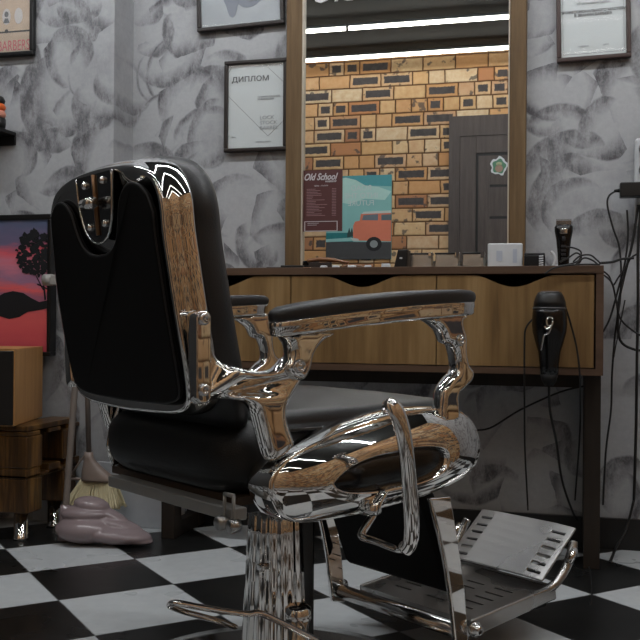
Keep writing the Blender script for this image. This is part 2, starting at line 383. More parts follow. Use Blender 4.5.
# ceiling lights
tubem=bpy.data.materials.new('lit_tube'); tubem.use_nodes=True; nn=tubem.node_tree; nn.nodes.clear()
em=nn.nodes.new('ShaderNodeEmission'); em.inputs[0].default_value=(1,.96,.88,1); em.inputs[1].default_value=11; oo=nn.nodes.new('ShaderNodeOutputMaterial'); nn.links.new(em.outputs[0],oo.inputs[0])
tubem2=tubem.copy(); tubem2.name='fill_tube'  # emission for the added tubes out of view
for n_ in tubem2.node_tree.nodes:
    if n_.type=='EMISSION': n_.inputs[1].default_value=26; n_.inputs[0].default_value=(.97,.985,1,1)
tubem3=tubem2.copy(); tubem3.name='strong_fill_tube'
for n_ in tubem3.node_tree.nodes:
    if n_.type=='EMISSION': n_.inputs[1].default_value=98
lampw=plain('grey_lamp_housing',(70,76,78),.5)
first=None
for i,(yy,x0,x1,lab) in enumerate(((-.03,-2.6,-1.452,'long lit ceiling tube light farther from the brick wall, left run in the mirror'),(-.03,-1.438,1.9,'long lit ceiling tube light continuing the upper strip to the right in the mirror'),
        (-.72,-2.6,1.9,'long lit ceiling tube light closest to the top of the brick wall in the mirror'),(1.0,-2.6,1.9,'added unseen fill tube over the open floor before the chair'),(2.05,-2.6,1.9,'added unseen fill tube right above the console and chair'))):  # last two tubes are added out of view to brighten wall and chair
    r=empty('ceiling_light',((x0+x1)/2,yy,2.64),0,lab,'ceiling light','ceiling tube lights'); hw=(x1-x0)/2
    bx('housing',(-hw,hw,-.014,.014,.013,.026),lampw,r); bm=bmesh.new(); lathe(bm,[(.013,-hw+.005),(.013,hw-.005)],14,None,0,'x'); link('light_tube',bm,tubem if yy<.5 else tubem2 if yy<1.5 else tubem3,r,True)
    for sx_ in ((-hw*.7,hw*.7) if yy>.5 else (-hw*.93,hw*.93) if yy<-.5 else (-hw*.25,hw*.25)): bx('hanger',(sx_-.003,sx_+.003,-.003,.003,.026,ZC-2.64),darksteel,r)

# ================================================================= MIRROR, FRAMES
mx0=at(286.5,130,3.05).x; mx1=at(302.5,130,3.05).x; mx2=at(509.5,130,3.05).x; mx3=at(526,130,3.05).x; mz0=.858; mz1=2.15
mr=empty('wall_mirror',((mx0+mx3)/2,YW,mz0),0,'tall wall mirror in a weathered oak frame standing on the console','mirror'); ox=mr.location.x
mirror_m=NT('mirror_glass',.0,1); mirror_m.color((.86,.88,.87)); mirror_m=mirror_m.m
bx('mirror_glass',(mx1-ox-.005,mx2-ox+.005,YM-YW,-.008,0.0,mz1-mz0),mirror_m,mr)
def local(*pts): pass
bm=bmesh.new(); box(bm,mx0-ox,mx1-ox,-.05,-.0,0,mz1-mz0+.05); bev(link('frame_board',bm,frame_wood,mr),.003)
bm=bmesh.new(); box(bm,mx2-ox,mx3-ox,-.05,-.0,0,mz1-mz0+.05); bev(link('frame_board',bm,frame_wood,mr),.003)
bm=bmesh.new(); box(bm,mx1-ox,mx2-ox,-.05,-.0,mz1-mz0,mz1-mz0+.05); bev(link('frame_board',bm,frame_wood,mr),.003)
strip=plain('pale_edge_strip',(176,166,150),.4)
for e_ in (mx1-ox,mx2-ox-.004): bx('edge_strip',(e_,e_+.004,-.052,-.035,0,mz1-mz0),strip,mr)
lt=at(309,4.5,YM)
text('logo_lettering','Old School',.125,plain('white_vinyl_letters',(205,208,208),.6),mr,(lt.x-ox,YM-YW-.002,lt.z-mz0+.004),shear=.35,sx=.8,off=.001)
# diploma frames
def frame(name,x0,x1,z0,z1,Y,lab,group=None,bw=.013,tilt=0,rolla=0,mat=black_frame,sheet=paper):
    r=empty(name,((x0+x1)/2,Y-.004,z0),0,lab,'picture frame',group); w=(x1-x0)/2; h=z1-z0; r.rotation_euler=(R(tilt),R(rolla),0)
    bm=bmesh.new()
    for d in ((-w,w,0,bw),(-w,w,h-bw,h)): box(bm,d[0],d[1],-.02,0,d[2],d[3])
    for d in ((-w,-w+bw),(w-bw,w)): box(bm,d[0],d[1],-.02,0,bw,h-bw)
    bev(link('frame_border',bm,mat,r),.003)
    bx('backing_sheet',(-w+bw,w-bw,-.008,-.001,bw,h-bw),sheet,r)
    return r,w,h
glass=NT('picture_glass',.02,0,.5); glass.b.inputs['Transmission Weight'].default_value=0
glass.b.inputs['Alpha'].default_value=.06; glass.color((.9,.9,.9)); glass=glass.m
def pane(r,w,h,bw): 
    bm=bmesh.new(); box(bm,-w+bw,w-bw,-.0135,-.012,bw,h-bw); return link('glass_pane',bm,glass,r)
a=at(224.5,60,YW-.02); b=at(286.5,151.5,YW-.02); a2=at(286,57.5,YW)
r,w,h=frame('diploma_frame',a.x,b.x,at(224,152.5,YW-.02).z,at(255,59.5,YW-.02).z,YW,'dark framed diploma headed in Cyrillic, hanging left of the mirror')
def ln(bm,p,q_,t=.0012,y=-.0088):
    p=Vector((p[0],p[1])); q_=Vector((q_[0],q_[1])); d=(q_-p).normalized(); n=Vector((-d.y,d.x))*t/2
    prism(bm,[tuple(p+n),tuple(q_+n),tuple(q_-n),tuple(p-n)],y,y+.0012)
I=lambda u_,v_:(-w+.013+u_*(2*w-.026),h-.013-v_*(h-.026))
bm=bmesh.new(); ln(bm,I(0,.37),I(.72,.865)); ln(bm,I(.72,.865),I(1,.69)); ln(bm,I(.64,0),I(1,.24)); ln(bm,I(0,.085),I(.07,.005)); link('printed_line',bm,inkb,r)
p=I(.055,.205); text('heading','ДИПЛОМ',.0245,ink,r,(p[0],-.0092,p[1]),sx=1.18,off=.0003)
p=I(.53,.405); text('caption','НАИМЕНОВАНИЕ\nИ ФАМИЛИЯ',.0082,inkl,r,(p[0],-.0092,p[1]),sx=1.15)
p=I(.57,.665); text('crest_lettering','LOCK\nSTOCK\nBARREL',.0175,inkl,r,(p[0],-.0092,p[1]),sx=1.1)
p=I(.06,.87); text('footer','дата',.007,inkl,r,(p[0],-.0092,p[1])); p=I(.5,.935); text('footer','подпись, печать',.007,inkl,r,(p[0],-.0092,p[1]))
pane(r,w,h,.013)
a=at(199.5,31,YW); b=at(287,27,YW)
shee=plain('grey_photo_print',(150,158,164),.4,0,.5,0,.35,9)
r,w,h=frame('picture_frame',a.x,at(286,27,YW).x,at(243,29.5,YW).z,at(243,29.5,YW).z+.42,YW,'large dark picture frame directly above the diploma, cut by the top edge',bw=.014,tilt=.75,rolla=-1.6,sheet=shee)
bm=bmesh.new(); prism(bm,poly(-.03,.10,.03,.05,20,lambda a:1+.2*math.sin(3*a)),-.0095,-.0085); prism(bm,poly(.04,.11,.05,.04,20,lambda a:1+.15*math.sin(2*a)),-.0095,-.0085,mi=0); link('printed_shape',bm,plain('blue_grey_print',(96,106,122),.5),r)
text('printed_lettering','ВАНИ',.02,ink,r,(.03,-.0102,.088)); pane(r,w,h,.014)
a=at(557,62,YW); b=at(631,60,YW)
r,w,h=frame('certificate_frame',a.x,b.x,at(595,61.5,YW).z,at(595,61.5,YW).z+.33,YW,'brown framed certificate hanging right of the mirror','',bw=.014,tilt=-.35,rolla=-1.2,mat=plain('brown_frame',(56,40,38),.35))
bm=bmesh.new()
for q0,q1 in (((-w+.02,.024),(w-.02,.024)),((-w+.02,.024),(-w+.02,h-.02)),((w-.02,.024),(w-.02,h-.02))): ln(bm,q0,q1,.0014)
link('printed_line',bm,inkl,r)
text('caption','ПРОФЕССИОНАЛЬНОГО МАСТЕРА\nВ ЗВАНИИ БАРБЕРА',.0115,ink,r,(0,-.0092,.152),align='CENTER',off=.0003); text('caption','об окончании курса',.010,inkl,r,(0,-.0092,.178),align='CENTER')
text('caption','подпись                   дата',.008,inkl,r,(0,-.0092,.045),align='CENTER'); pane(r,w,h,.014)
# price list on the mirror
a=at(301,171,YM); b=at(342,231,YM)
r=empty('price_list',((a.x+b.x)/2,YM-.001,b.z),0,'maroon price list card stuck on the left edge of the mirror','sign'); w=(b.x-a.x)/2; h=a.z-b.z
card=plain('maroon_card',(78,42,42),.5); cw=plain('card_white_print',(190,186,190),.6); cp=plain('card_pink_print',(150,118,122),.6)
bx('card',(-w,w,-.003,0,0,h),card,r)
text('title','Old School',.031,cw,r,(-w*.86,-.0036,h*.84),shear=.4,sx=.80,off=.0007); text('title','BARBERSHOP',.0075,cw,r,(w*.20,-.0036,h*.80),sx=.85,off=.0002)
text('heading','ЦЕНЫ — УСЛУГИ',.0055,cw,r,(0,-.0036,h*.735),align='CENTER')
bm=bmesh.new(); rr=random.Random(3)
for i in range(18):
    z0=h*.695-i*h*.0255; L=rr.uniform(.25,.95)*w*1.05
    box(bm,-w*.70,-w*.70+L,-.0036,-.003,z0-.0014,z0); box(bm,w*.52,w*.72,-.0036,-.003,z0-.0014,z0)
link('price_rows',bm,cp,r)
bm=bmesh.new()
for d in ((-w*.8,w*.8,h*.155,h*.165),(-w*.8,w*.8,h*.0,h*.01),(-w*.8,-w*.76,h*0,h*.165),(w*.76,w*.8,h*0,h*.165)): box(bm,d[0],d[1],-.0037,-.003,d[2],d[3])
box(bm,-w*.65,-w*.1,-.0036,-.003,h*.13,h*.136); box(bm,-w*.65,-w*.2,-.0036,-.003,h*.10,h*.106); link('coupon_border',bm,cw,r)
# poster of a van on the brick wall (seen reversed in the mirror)
a=mp(326.5,176,.02); b=mp(391,259,.02)
r=empty('van_poster',((a.x+b.x)/2,YB+.002,b.z),PI,'turquoise poster of an orange van hanging on the brick wall, seen in the mirror','poster')
w=abs(b.x-a.x)/2; h=mp(360,175.5,.02).z-b.z
# picture coordinates: u 0..1 left-right as the mirror shows it, v 0..1 downwards; turned by PI so mirror-left is -x in the room = +x here
Q=lambda u_,v_:((w-2*w*u_),h*(1-v_))
bx('canvas',(-w,w,-.018,0,0,h),plain('poster_sky',(134,186,184),.6,0,.3,0,.12,6),r)
def pshape(name,pts,mat,lay,par=r):
    bm=bmesh.new(); prism(bm,[Q(*p_) for p_ in pts],-.0185-lay*.0006,-.018); return link(name,bm,mat,par)
pm=lambda n,c:plain(n,c,.6,0,.3)
pshape('printed_sky',[(0,0),(1,0),(1,.14),(.8,.13),(.6,.12),(.45,.05),(.3,.02),(.1,.04),(0,.05)],pm('poster_teal',(78,150,158)),1)
pshape('printed_cloud',[(.1,.05),(.3,.02),(.45,.05),(.6,.12),(.8,.14),(1,.2),(.9,.3),(.6,.28),(.35,.34),(.15,.3),(.02,.35),(0,.1)],pm('poster_cloud',(176,212,206)),1.2)
pshape('printed_sea',[(0,.68),(.42,.68),(.42,.79),(0,.79)],pm('poster_sea',(40,118,122)),1)
pshape('printed_surf',[(0,.755),(.4,.74),(.46,.78),(0,.79)],pm('poster_surf',(140,190,188)),1.5)
pshape('printed_road',[(0,.785),(1,.80),(1,1),(0,1)],pm('poster_road',(70,70,72)),1)
pshape('printed_tree',[(.33,.7),(.36,.62),(.38,.68),(.4,.62),(.43,.72),(.33,.74)],pm('poster_tree',(50,70,70)),2)
pshape('printed_van',[(.42,.6),(.45,.55),(.52,.54),(.54,.46),(.60,.435),(1,.425),(1,.79),(.5,.775),(.42,.74)],pm('poster_orange',(214,124,98)),3)
pshape('printed_roof',[(.55,.46),(.58,.435),(1,.425),(1,.455)],pm('poster_cream',(190,200,196)),4)
pshape('printed_window',[(.555,.535),(.575,.475),(.8,.465),(.8,.54)],pm('poster_window',(110,120,130)),4)
pshape('printed_window',[(.85,.54),(.85,.475),(1,.47),(1,.54)],pm('poster_window2',(96,110,118)),4)
pshape('printed_bumper',[(.38,.74),(.5,.755),(.52,.785),(.42,.78)],pm('poster_bumper',(190,196,196)),4)
pshape('printed_wheel',[(.74+.12*math.cos(t*PI/9),.82+.085*math.sin(t*PI/9)) for t in range(18)],pm('poster_tyre',(36,36,38)),5)
pshape('printed_hub',[(.74+.06*math.cos(t*PI/9),.82+.045*math.sin(t*PI/9)) for t in range(18)],pm('poster_hub',(140,146,148)),6)
for i,(tx,tz) in enumerate((('ROAD',.82),('INTO THE',.73),('FUTURE',.64))): text('printed_lettering',tx,.058,pm('poster_letters',(196,208,208)),r,(-.02,-.0205,h*tz),sx=1.0,align='CENTER')
# ================================================================= CONSOLE
YC=2.70; cx0=-1.255; cx1=.088; zt=.857; zb=.556
kc=empty('barber_console',((cx0+cx1)/2,YC,0),0,'long oak-fronted console table with scooped drawers under the mirror','console table'); hx=(cx1-cx0)/2; dp=YW-YC-.005
bev(bx('worktop',(-hx,hx,0,dp,zt-.022,zt),edge_brown,kc),.0015)
bx('side_panel',(-hx,-hx+.02,0,dp,zb,zt-.022),edge_brown,kc); bx('side_panel',(hx-.02,hx,0,dp,zb,zt-.022),edge_brown,kc)
bx('bottom_board',(-hx+.02,hx-.02,0,dp,zb,zb+.018),edge_brown,kc); bx('back_board',(-hx+.02,hx-.02,dp-.01,dp,zb+.018,zt-.022),dark_wood,kc)
bx('apron_rail',(-hx+.06,hx-.06,.17,.20,zb-.045,zb),dark_wood,kc)
dx=(2*hx-.044)/3
for i in range(3):
    x0=-hx+.022+i*dx; x1=x0+dx-.003; zlo=zb+.021; zhi=zt-.026
    cxm=(x0+x1)/2; pts=[(x0,zlo),(x1,zlo),(x1,zhi)]
    for k in range(25):
        t=1-k/24; xx_=cxm+(t-.5)*.215; pts.append((xx_,zhi-.037*.5*(1-math.cos(2*PI*t)) ** .8 * 1.0 if 0<t<1 else zhi))
    pts.append((x0,zhi)); bm=bmesh.new(); prism(bm,pts,.004,.022); link('drawer_front',bm,oak,kc)
    bx('drawer_box',(x0+.01,x1-.01,.04,dp-.03,zlo+.01,zhi-.06),dark_wood,kc)
for lx in (-hx-.004,hx-.047):
    bx('leg',(lx,lx+.045,.11,.17,0,zb),dark_wood,kc,.002); 
for lx in (-hx-.004,hx-.047): bx('leg',(lx,lx+.045,.32,.375,0,zb),dark_wood,kc,.002)
for lx in (-hx-.002,hx-.045): bx('foot_rail',(lx,lx+.041,.17,.32,0.0,.05),dark_wood,kc)
# ---- things on the worktop
def onp(px,Y): return at(px,265,Y).x
zt+=.0005
r=empty('white_box',(onp(505,2.84),2.84,zt),R(4),'white paper box on the console below the mirror frame','box'); bx('carton',(-.05,.05,-.03,.03,0,.072),white,r,.004); bx('printed_label',(-.025,-.008,-.0312,-.03,.02,.05),plain('pale_blue_print',(172,180,194),.5),r); bx('printed_label',(.022,.034,-.0312,-.03,.015,.055),plain('pale_blue_print',(172,180,194),.5),r)
tin=chrome_mat('dark_steel_tin',.38,.2)
for i,(p0,p1,lab) in enumerate(((409,433,'flat steel case on the console touching the black card stand'),(435.5,459.5,'flat steel case on the console, middle one of the three'),(462.5,485,'flat steel case on the console next to the white box'))):
    x0,x1=onp(p0,2.86),onp(p1,2.86); r=empty('steel_case',((x0+x1)/2,2.86,zt),0,lab,'case','steel cases on the console'); w=(x1-x0)/2
    bm=bmesh.new(); loft(bm,[[(-w,-.02,0),(w,-.02,0),(w,.02,0),(-w,.02,0)],[(-w+.002,-.014,.046),(w-.002,-.014,.046),(w-.002,.018,.046),(-w+.002,.018,.046)]]); bev(link('case_body',bm,tin,r),.003)
    bx('case_lid',(-w,w,-.017,.02,.044,.049),darksteel,r,.001); bx('case_clasp',(w-.012,w+.001,-.020,-.012,.034,.05),chrome,r,.001)
x_=onp(402,2.82); r=empty('card_stand',(x_,2.82,zt),0,'black slanted card stand on the console left of the steel cases','holder')
bm=bmesh.new(); prism(bm,[(-.02,0),(.018,0),(.022,.056),(-.008,.056)],-.03,.03); bev(link('stand_body',bm,black,r),.003); bx('white_label',(-.002,.006,-.0308,-.03,.028,.033),white,r)
x_=onp(325,2.86); r=empty('clothes_brush',(x_,2.86,zt),R(3),'brown wooden brush lying on the console by the price list','brush')
bm=bmesh.new(); tube(bm,smooth_open([(-.055,0,.028),(-.02,0,.033),(.03,0,.030),(.075,0,.022)]),[.011]*6+[.013]*7+[.009]*6,12,((0,0,1),.55)); link('handle',bm,plain('brown_varnished_wood',(122,82,52),.35),r,True)
bx('bristles',(-.05,.02,-.012,.012,.0,.024),plain('dark_bristles',(40,28,22),.8),r,.002)
x_=onp(311,2.90); r=empty('styling_clay_tub',(x_,2.90,zt),0,'low black round tub on the console in the mirror corner','tub'); bm=bmesh.new(); lathe(bm,[(.024,0),(.026,.003),(.026,.016),(.025,.018)],28); link('tub_body',bm,black,r,True); bm=bmesh.new(); lathe(bm,[(.027,.018),(.027,.028),(.024,.031)],28); link('lid',bm,gloss_black,r,True)
rr=random.Random(5)
for i,(px,wd,lab) in enumerate(((324,.018,'small white clipper blade guard beside the brown brush'),(336,.02,'small white clipper guard to the right under the brush end'),(352,.024,'small white clipper guard below the van poster left side'),(368,.02,'small white clipper guard below the van poster middle'),(386,.026,'larger white clipper guard touching the black card stand side'))):
    r=empty('clipper_guard',(onp(px,2.76),2.76,zt),rr.uniform(-.2,.2),lab,'clipper guard','clipper guards on the console')
    bx('guard_body',(-wd/2,wd/2,-.01,.01,0,.008 if i<4 else .012),white,r,.002); bm=bmesh.new()
    for k in range(5): box(bm,-wd/2+wd*(k+.3)/5,-wd/2+wd*(k+.7)/5,-.02,-.01,.001,.004)
    link('comb_teeth',bm,white,r)
for i,(px,ln_,h_,lab) in enumerate(((276,.06,.007,'flat black comb lying at the console left of the mirror'),(292,.07,.012,'black razor handle lying in front of the mirror frame on the console'))):
    r=empty('flat_comb' if i==0 else 'razor',(onp(px,2.80),2.80,zt),R(5),lab,'comb' if i==0 else 'razor')
    bx('spine' if i==0 else 'handle',(-ln_/2,ln_/2,-.006,.006,0,h_),black,r,.002)
    bm=bmesh.new()
    if i==0:
        for k in range(24): box(bm,-ln_/2+ln_*k/24,-ln_/2+ln_*(k+.5)/24,-.024,-.006,.001,.004)
        link('comb_teeth',bm,black,r)
    else: box(bm,ln_/2,ln_/2+.03,-.004,.004,.002,.006); link('blade',bm,chrome,r)
x_=onp(535,2.80); r=empty('black_pouch',(x_,2.80,zt),0,'low black case with a white coiled edge right of the white box','case')
bx('case_body',(-.03,.028,-.025,.025,0,.036),rubber,r,.006,3)
bm=bmesh.new()
for k in range(5): tube(bm,[(.012,-.0265,.004+k*.0065),(.024,-.0275,.006+k*.0065)],.0022,6)
link('white_coil',bm,white,r,True); bx('lid',(-.03,.028,-.024,.024,.034,.041),black,r,.003)
x_=onp(555,2.78); r=empty('white_clip',(x_,2.78,zt),0,'small curved white clip standing on the console beside the clippers','clip'); bm=bmesh.new(); tube(bm,smooth_open([(-.004,0,.003),(.0,0,.02),(-.004,0,.036),(-.012,0,.044)]),.0045,8,((0,1,0),2)); tube(bm,[(-.006,0,.003),(.008,0,.003)],.004,8); link('clip_body',bm,white,r,True)
# clippers
x_=onp(563.5,2.93); r=empty('hair_clipper',(x_,2.93,zt),0,'black hair clipper standing upright on the console corner','hair clipper')
def rring(cx,cy,z,rx,ry,n=20,e=2.6): return [(cx+rx*abs(math.cos(2*PI*k/n))**(2/e)*(1 if math.cos(2*PI*k/n)>=0 else -1),cy+ry*abs(math.sin(2*PI*k/n))**(2/e)*(1 if math.sin(2*PI*k/n)>=0 else -1),z) for k in range(n)]
bm=bmesh.new(); loft(bm,[rring(0,0,z,a_,b_) for z,a_,b_ in ((0,.013,.012),(.01,.016,.015),(.05,.018,.018),(.09,.022,.021),(.115,.0265,.023),(.128,.027,.021),(.134,.023,.016))]); link('body',bm,gloss_black,r,True)
bm=bmesh.new(); box(bm,-.022,.022,-.008,.008,.134,.146); 
for k in range(14): box(bm,-.022+k*.0032,-.0205+k*.0032,-.009,-.006,.146,.151)
link('cutting_blade',bm,chrome2,r)
bx('front_plate',(-.011,.011,-.026,-.020,.105,.122),chrome2,r,.004); bx('power_switch',(-.005,.005,-.024,-.018,.085,.098),darksteel,r,.002)
bm=bmesh.new()
for k in range(4): box(bm,-.007,.007,-.0205,-.017,.03+k*.012,.037+k*.012)
link('grip_ridge',bm,darksteel,r)
# hair dryer hanging in front of the drawer
hp=at(549.5,330,2.645); r=empty('hair_dryer',(hp.x,2.645,hp.z),0,'black hair dryer hanging nose up on the right drawer of the console','hair dryer')
k_=2.645/ray(549,330).y/F_PX
zz=lambda py:(330-py)*k_
bm=bmesh.new(); lathe(bm,[(k_*a_,zz(b_)) for a_,b_ in ((9,374),(9.5,366),(11,352),(14,342),(16.5,332),(17.3,324),(16.8,313),(16,308))],32,lambda a,z:1); link('body',bm,gloss_black,r,True)
bm=bmesh.new(); lathe(bm,[(k_*a_,zz(b_)) for a_,b_ in ((16.2,308),(15.5,302),(13.5,296),(11.5,292.5),(9.5,292),(9,293.5))],32); link('nozzle',bm,black,r,True)
bm=bmesh.new(); lathe(bm,[(k_*16.6,zz(309)),(k_*16.9,zz(308.2)),(k_*16.6,zz(307.4))],32); link('trim_ring',bm,plain('grey_ring',(90,90,92),.4,.5),r,True)
bm=bmesh.new(); lathe(bm,[(k_*9,zz(294)),(k_*9,zz(291.2))],24); link('intake_grille',bm,plain('dull_pink_grille',(96,84,82),.6),r,True)
bm=bmesh.new(); lathe(bm,[(k_*9,zz(374)),(k_*7,zz(381)),(k_*4,zz(386))],20); link('cord_sleeve',bm,rubber,r,True)
fy=-k_*17.5
bm=bmesh.new(); pts=[(553,319),(550,317),(547,320),(548,325),(551,327),(549,333),(545,335),(543.5,341),(542,350)]
tube(bm,smooth_open([((a_-549.5)*k_,fy-.003+max(0,(b_-330))*.0003,zz(b_)) for a_,b_ in pts]),.0022,8); tube(bm,smooth_open([((a_-549.5)*k_,fy-.004,zz(b_)) for a_,b_ in ((545,326),(548,329),(552,325),(553,321))]),.0022,8); link('chrome_hook',bm,chrome,r,True)
def cable(name,pts,Y,lab,rad=.0032,cat='cable',group=None,mat=cable_m,n=6):
    P=[at(a_[0],a_[1],a_[2] if len(a_)>2 else Y) for a_ in pts]; o=P[0].copy()
    bm=bmesh.new(); tube(bm,smooth_open([tuple(p-o) for p in P],n),rad,7); ob=link(name,bm,mat,None,True,loc=o); tag(ob,lab,cat,group); return ob
cable('dryer_cord',[(549,385,2.645),(550,410,2.66),(556,440,2.7),(562,480,2.85),(572,510,2.95),(577,520,3.03)],2.66,'black cord running down from the hanging hair dryer to the baseboard',.0035)
cable('hanging_cord',[(534,318,2.66),(526,328,2.665),(524.5,345,2.665),(524.5,400,2.67),(525,450,2.80),(528,510,2.98)],2.66,'thin black cord looping down left of the hair dryer',.0026)
cable('hanging_cord',[(566,309,2.66),(571,325,2.665),(577,350,2.665),(580,380,2.67),(580,430,2.82),(575,500,3.0)],2.66,'thin black cord looping down right of the hair dryer',.0026)
cable('sagging_cord',[(590,385,3.0),(560,392,3.0),(520,410,3.0),(490,428,3.0),(470,430,3.0)],3.0,'thin cord sagging across the wall below the console',.003)
# power strip at right edge
a=at(634,175,YW); r=empty('power_strip',(a.x+.035,YW-.001,a.z-.16),0,'white power strip full of black plugs on the wall at the right edge','power strip')
bx('strip_body',(-.035,.035,-.03,0,.0,.27),white,r,.012,4)
for k,zz_ in enumerate((.235,.17,.05)):
    bm=bmesh.new(); lathe(bm,[(.022,-.03),(.022,-.045),(.018,-.06),(.008,-.072)],20,None,0,'y',(.0,0,zz_)); link('plug',bm,rubber,r,True)
    bm=bmesh.new(); lathe(bm,[(.024,-.0301),(.024,-.0315)],24,None,0,'y',(0,0,zz_)); link('socket',bm,plain('light_grey_socket',(150,152,156),.5),r,True)
bm=bmesh.new(); tube(bm,smooth_open([(0,-.05,.27),(-.004,-.06,.33),(.02,-.05,.36)]),.007,8); link('supply_cord',bm,cable_m,r,True)
a=at(632,190.5,3.02); r=empty('power_adapter',(a.x,3.02,a.z-.022),0,'black rectangular power adapter plugged sideways into the power strip','power adapter')
bx('adapter_body',(-.036,.05,-.03,.018,0,.044),black,r,.004,3); bm=bmesh.new(); tube(bm,[(-.036,-.006,.022),(-.052,-.006,.021)],[.006,.004],8); link('cord_sleeve',bm,rubber,r,True)
cg='black cables below the power strip'
cs=[([(616,191),(609,196),(607.5,206),(613,228),(619,246),(621,270),(620,300),(615,335),(612,375),(611,410),(606,450),(603,505)],'black cable from the adapter curving down the wall to the baseboard',.003),
 ([(627,210),(628,235),(625,262),(618,290),(610,318),(603,332)],'black cable crossing left behind the bundle beside the console',.003),
 ([(638,205),(633,240),(627,265),(621,290),(618,310),(620,340),(636,350),(645,349)],'black cable making a wide loop low at the right edge',.004),
 ([(641,205),(638,250),(638,300),(637,360),(636,430),(634,500)],'straight black cable hanging along the right picture edge',.0045),
 ([(603,271),(609,276),(613,285),(618,278),(625,268),(631,258),(637,254)],'black cable hooking around the console corner and up right',.0028),
 ([(600,263),(612,262),(622,259),(634,258)],'black cable running level from the console top to the bundle',.004),
 ([(604,275),(612,283),(616,300),(620,318),(632,330),(645,338)],'black cable dropping from the console corner toward lower right',.003),
 ([(625,300),(619,330),(613,360)],'short stray black cable hanging beneath the bundle crossing',.002)]
for i,(pts,lab,rd) in enumerate(cs): cable('power_cable',pts,3.03-.004*i,lab,rd,'cable',cg)
cs=[([(560,262),(568,258),(576,253),(581,256),(580,262),(572,266)],2.86,'black cable loop around the foot of the hair clipper'),
 ([(566,247),(574,248),(581,252),(579,260),(570,264),(558,266.3)],2.88,'black cable arching highest beside the hair clipper'),
 ([(573,262),(580,256),(590,255),(597,260),(601,264)],2.84,'black cable arching over the console corner'),
 ([(576,264),(584,258),(592,260),(598,264.5)],2.80,'short black cable inside the tangle near the console corner'),
 ([(545,274),(552,269),(562,266),(580,264.5),(600,264.5)],2.69,'black cable lying along the front edge of the console')]
for pts,Y_,lab in cs: cable('tangled_cable',pts,Y_,lab,.0026,'cable','tangled cables on the console')
cable('floor_cable',[(589,567,2.76),(592,590,2.55),(588,612,2.42),(578,628,2.34),(562,632,2.33),(548,630,2.36)],2.6,'thin cable curling over the floor right of the footrest',.0022)
cable('floor_cable',[(634,500,3.06),(626,530,3.04),(617,546,2.98),(610,562,2.83)],3.0,'black cable running from the baseboard onto the white tile by the console leg',.004)

# ================================================================= LEFT SIDE
# sunset picture
pa=at(52.5,214,2.90); zlo=at(30,347,2.90).z-.03
r=empty('sunset_picture',(pa.x-.31,2.93,zlo),0,'sunset picture of a black tree over a pink lake in a dark frame','picture'); w=.31; h=pa.z-zlo; y0=-.03
bm=bmesh.new()
for d in ((-w,w,0,.014),(-w,w,h-.018,h)): box(bm,d[0],d[1],-.04,0,d[2],d[3])
for d in ((-w,-w+.014),(w-.014,w)): box(bm,d[0],d[1],-.04,0,.014,h-.018)
bev(link('frame_border',bm,black,r),.003)
q=NT('sunset_print',.35,0,.5); X,Y,Z=q.sep(q.coord())[:3]; nzz=q.noise(q.comb(q.m_('MULTIPLY',X,3),0,q.m_('MULTIPLY',Z,14)),1.6,4,.6)
f=q.m_('ADD',q.m_('DIVIDE',Z,h),q.m_('MULTIPLY',q.m_('SUBTRACT',nzz,.5),.28))
q.color(q.ramp(f,[(0,srgb(196,78,92)),(.3,srgb(212,96,98)),(.42,srgb(150,96,118)),(.47,srgb(222,98,98)),(.55,srgb(150,112,140)),(.64,srgb(202,122,140)),(.74,srgb(214,92,104)),(.82,srgb(108,98,126)),(.95,srgb(84,94,120))]))
bx('print',(-w+.014,w-.014,-.034,-.01,.014,h-.018),q.m,r)
T=lambda px,py:(at(px,py,2.90).x-(pa.x-.31),at(px,py,2.90).z-zlo)
bm=bmesh.new(); pts=[(-60,298),(-20,298),(0,296),(5,293),(14,291),(24,293),(32,298),(40,302),(50,300),(50,308),(40,310),(28,312),(20,317),(10,319),(0,316),(-20,318),(-60,315)]; prism(bm,[T(*p_) for p_ in pts],y0-.0052,y0-.003)
rr=random.Random(11)
for i in range(230):
    an=rr.uniform(0,2*PI); ra=math.sqrt(rr.random()); x_=36+ra*19*math.cos(an); y_=253+ra*23*math.sin(an)
    if x_>49: continue
    c_=T(x_,y_); prism(bm,poly(c_[0],c_[1],.010*rr.uniform(.6,1.3),.008*rr.uniform(.6,1.3),7,lambda a:rr.uniform(.6,1.2)),y0-.0052-i*.000005,y0-.0045)
ln(bm,T(42,262),T(46,300),.006,y0-.0052); ln(bm,T(30,262),T(44,290),.003,y0-.0052); ln(bm,T(38,284),T(48,289),.004,y0-.0052)
link('printed_silhouette',bm,plain('black_print',(12,14,20),.6),r)
# pallet table
px0=at(31,500,2.62).x-.014; r=empty('pallet_table',(px0,2.62,0),0,'low burnt-wood pallet table on chrome legs in the left corner','table'); L=.98
zc=lambda py:at(31,py,2.62).z
lv=[zc(428),zc(437),zc(470),zc(480),zc(515)]
def boards(z0,z1,along):
    bm=bmesh.new()
    if along=='x':
        for k in range(3): y_=k*.125; box(bm,-L,0,y_,y_+.075,z0,z1)
    else:
        for k in range(6): x_=-L+k*(L-.1)/5; box(bm,x_,x_+.1,0,.32,z0,z1)
    return bm
bm=bmesh.new()
for k in range(7): box(bm,-L+k*(L-.095)/6,-L+k*(L-.095)/6+.095,0,.305,lv[0]-.012,lv[0]+.004)
bev(link('top_board',bm,pallet_wood,r),.003)
bev(link('runner_board',boards(lv[1],lv[0]-.014,'x'),pallet_wood,r),.003)
bev(link('middle_board',boards(lv[3],lv[2],'x'),pallet_wood,r),.003)
bm=bmesh.new(); box(bm,-.1,.0,0,.31,lv[3]-.001,lv[3]+.012); bev(link('cross_board',bm,pallet_wood,r),.003)
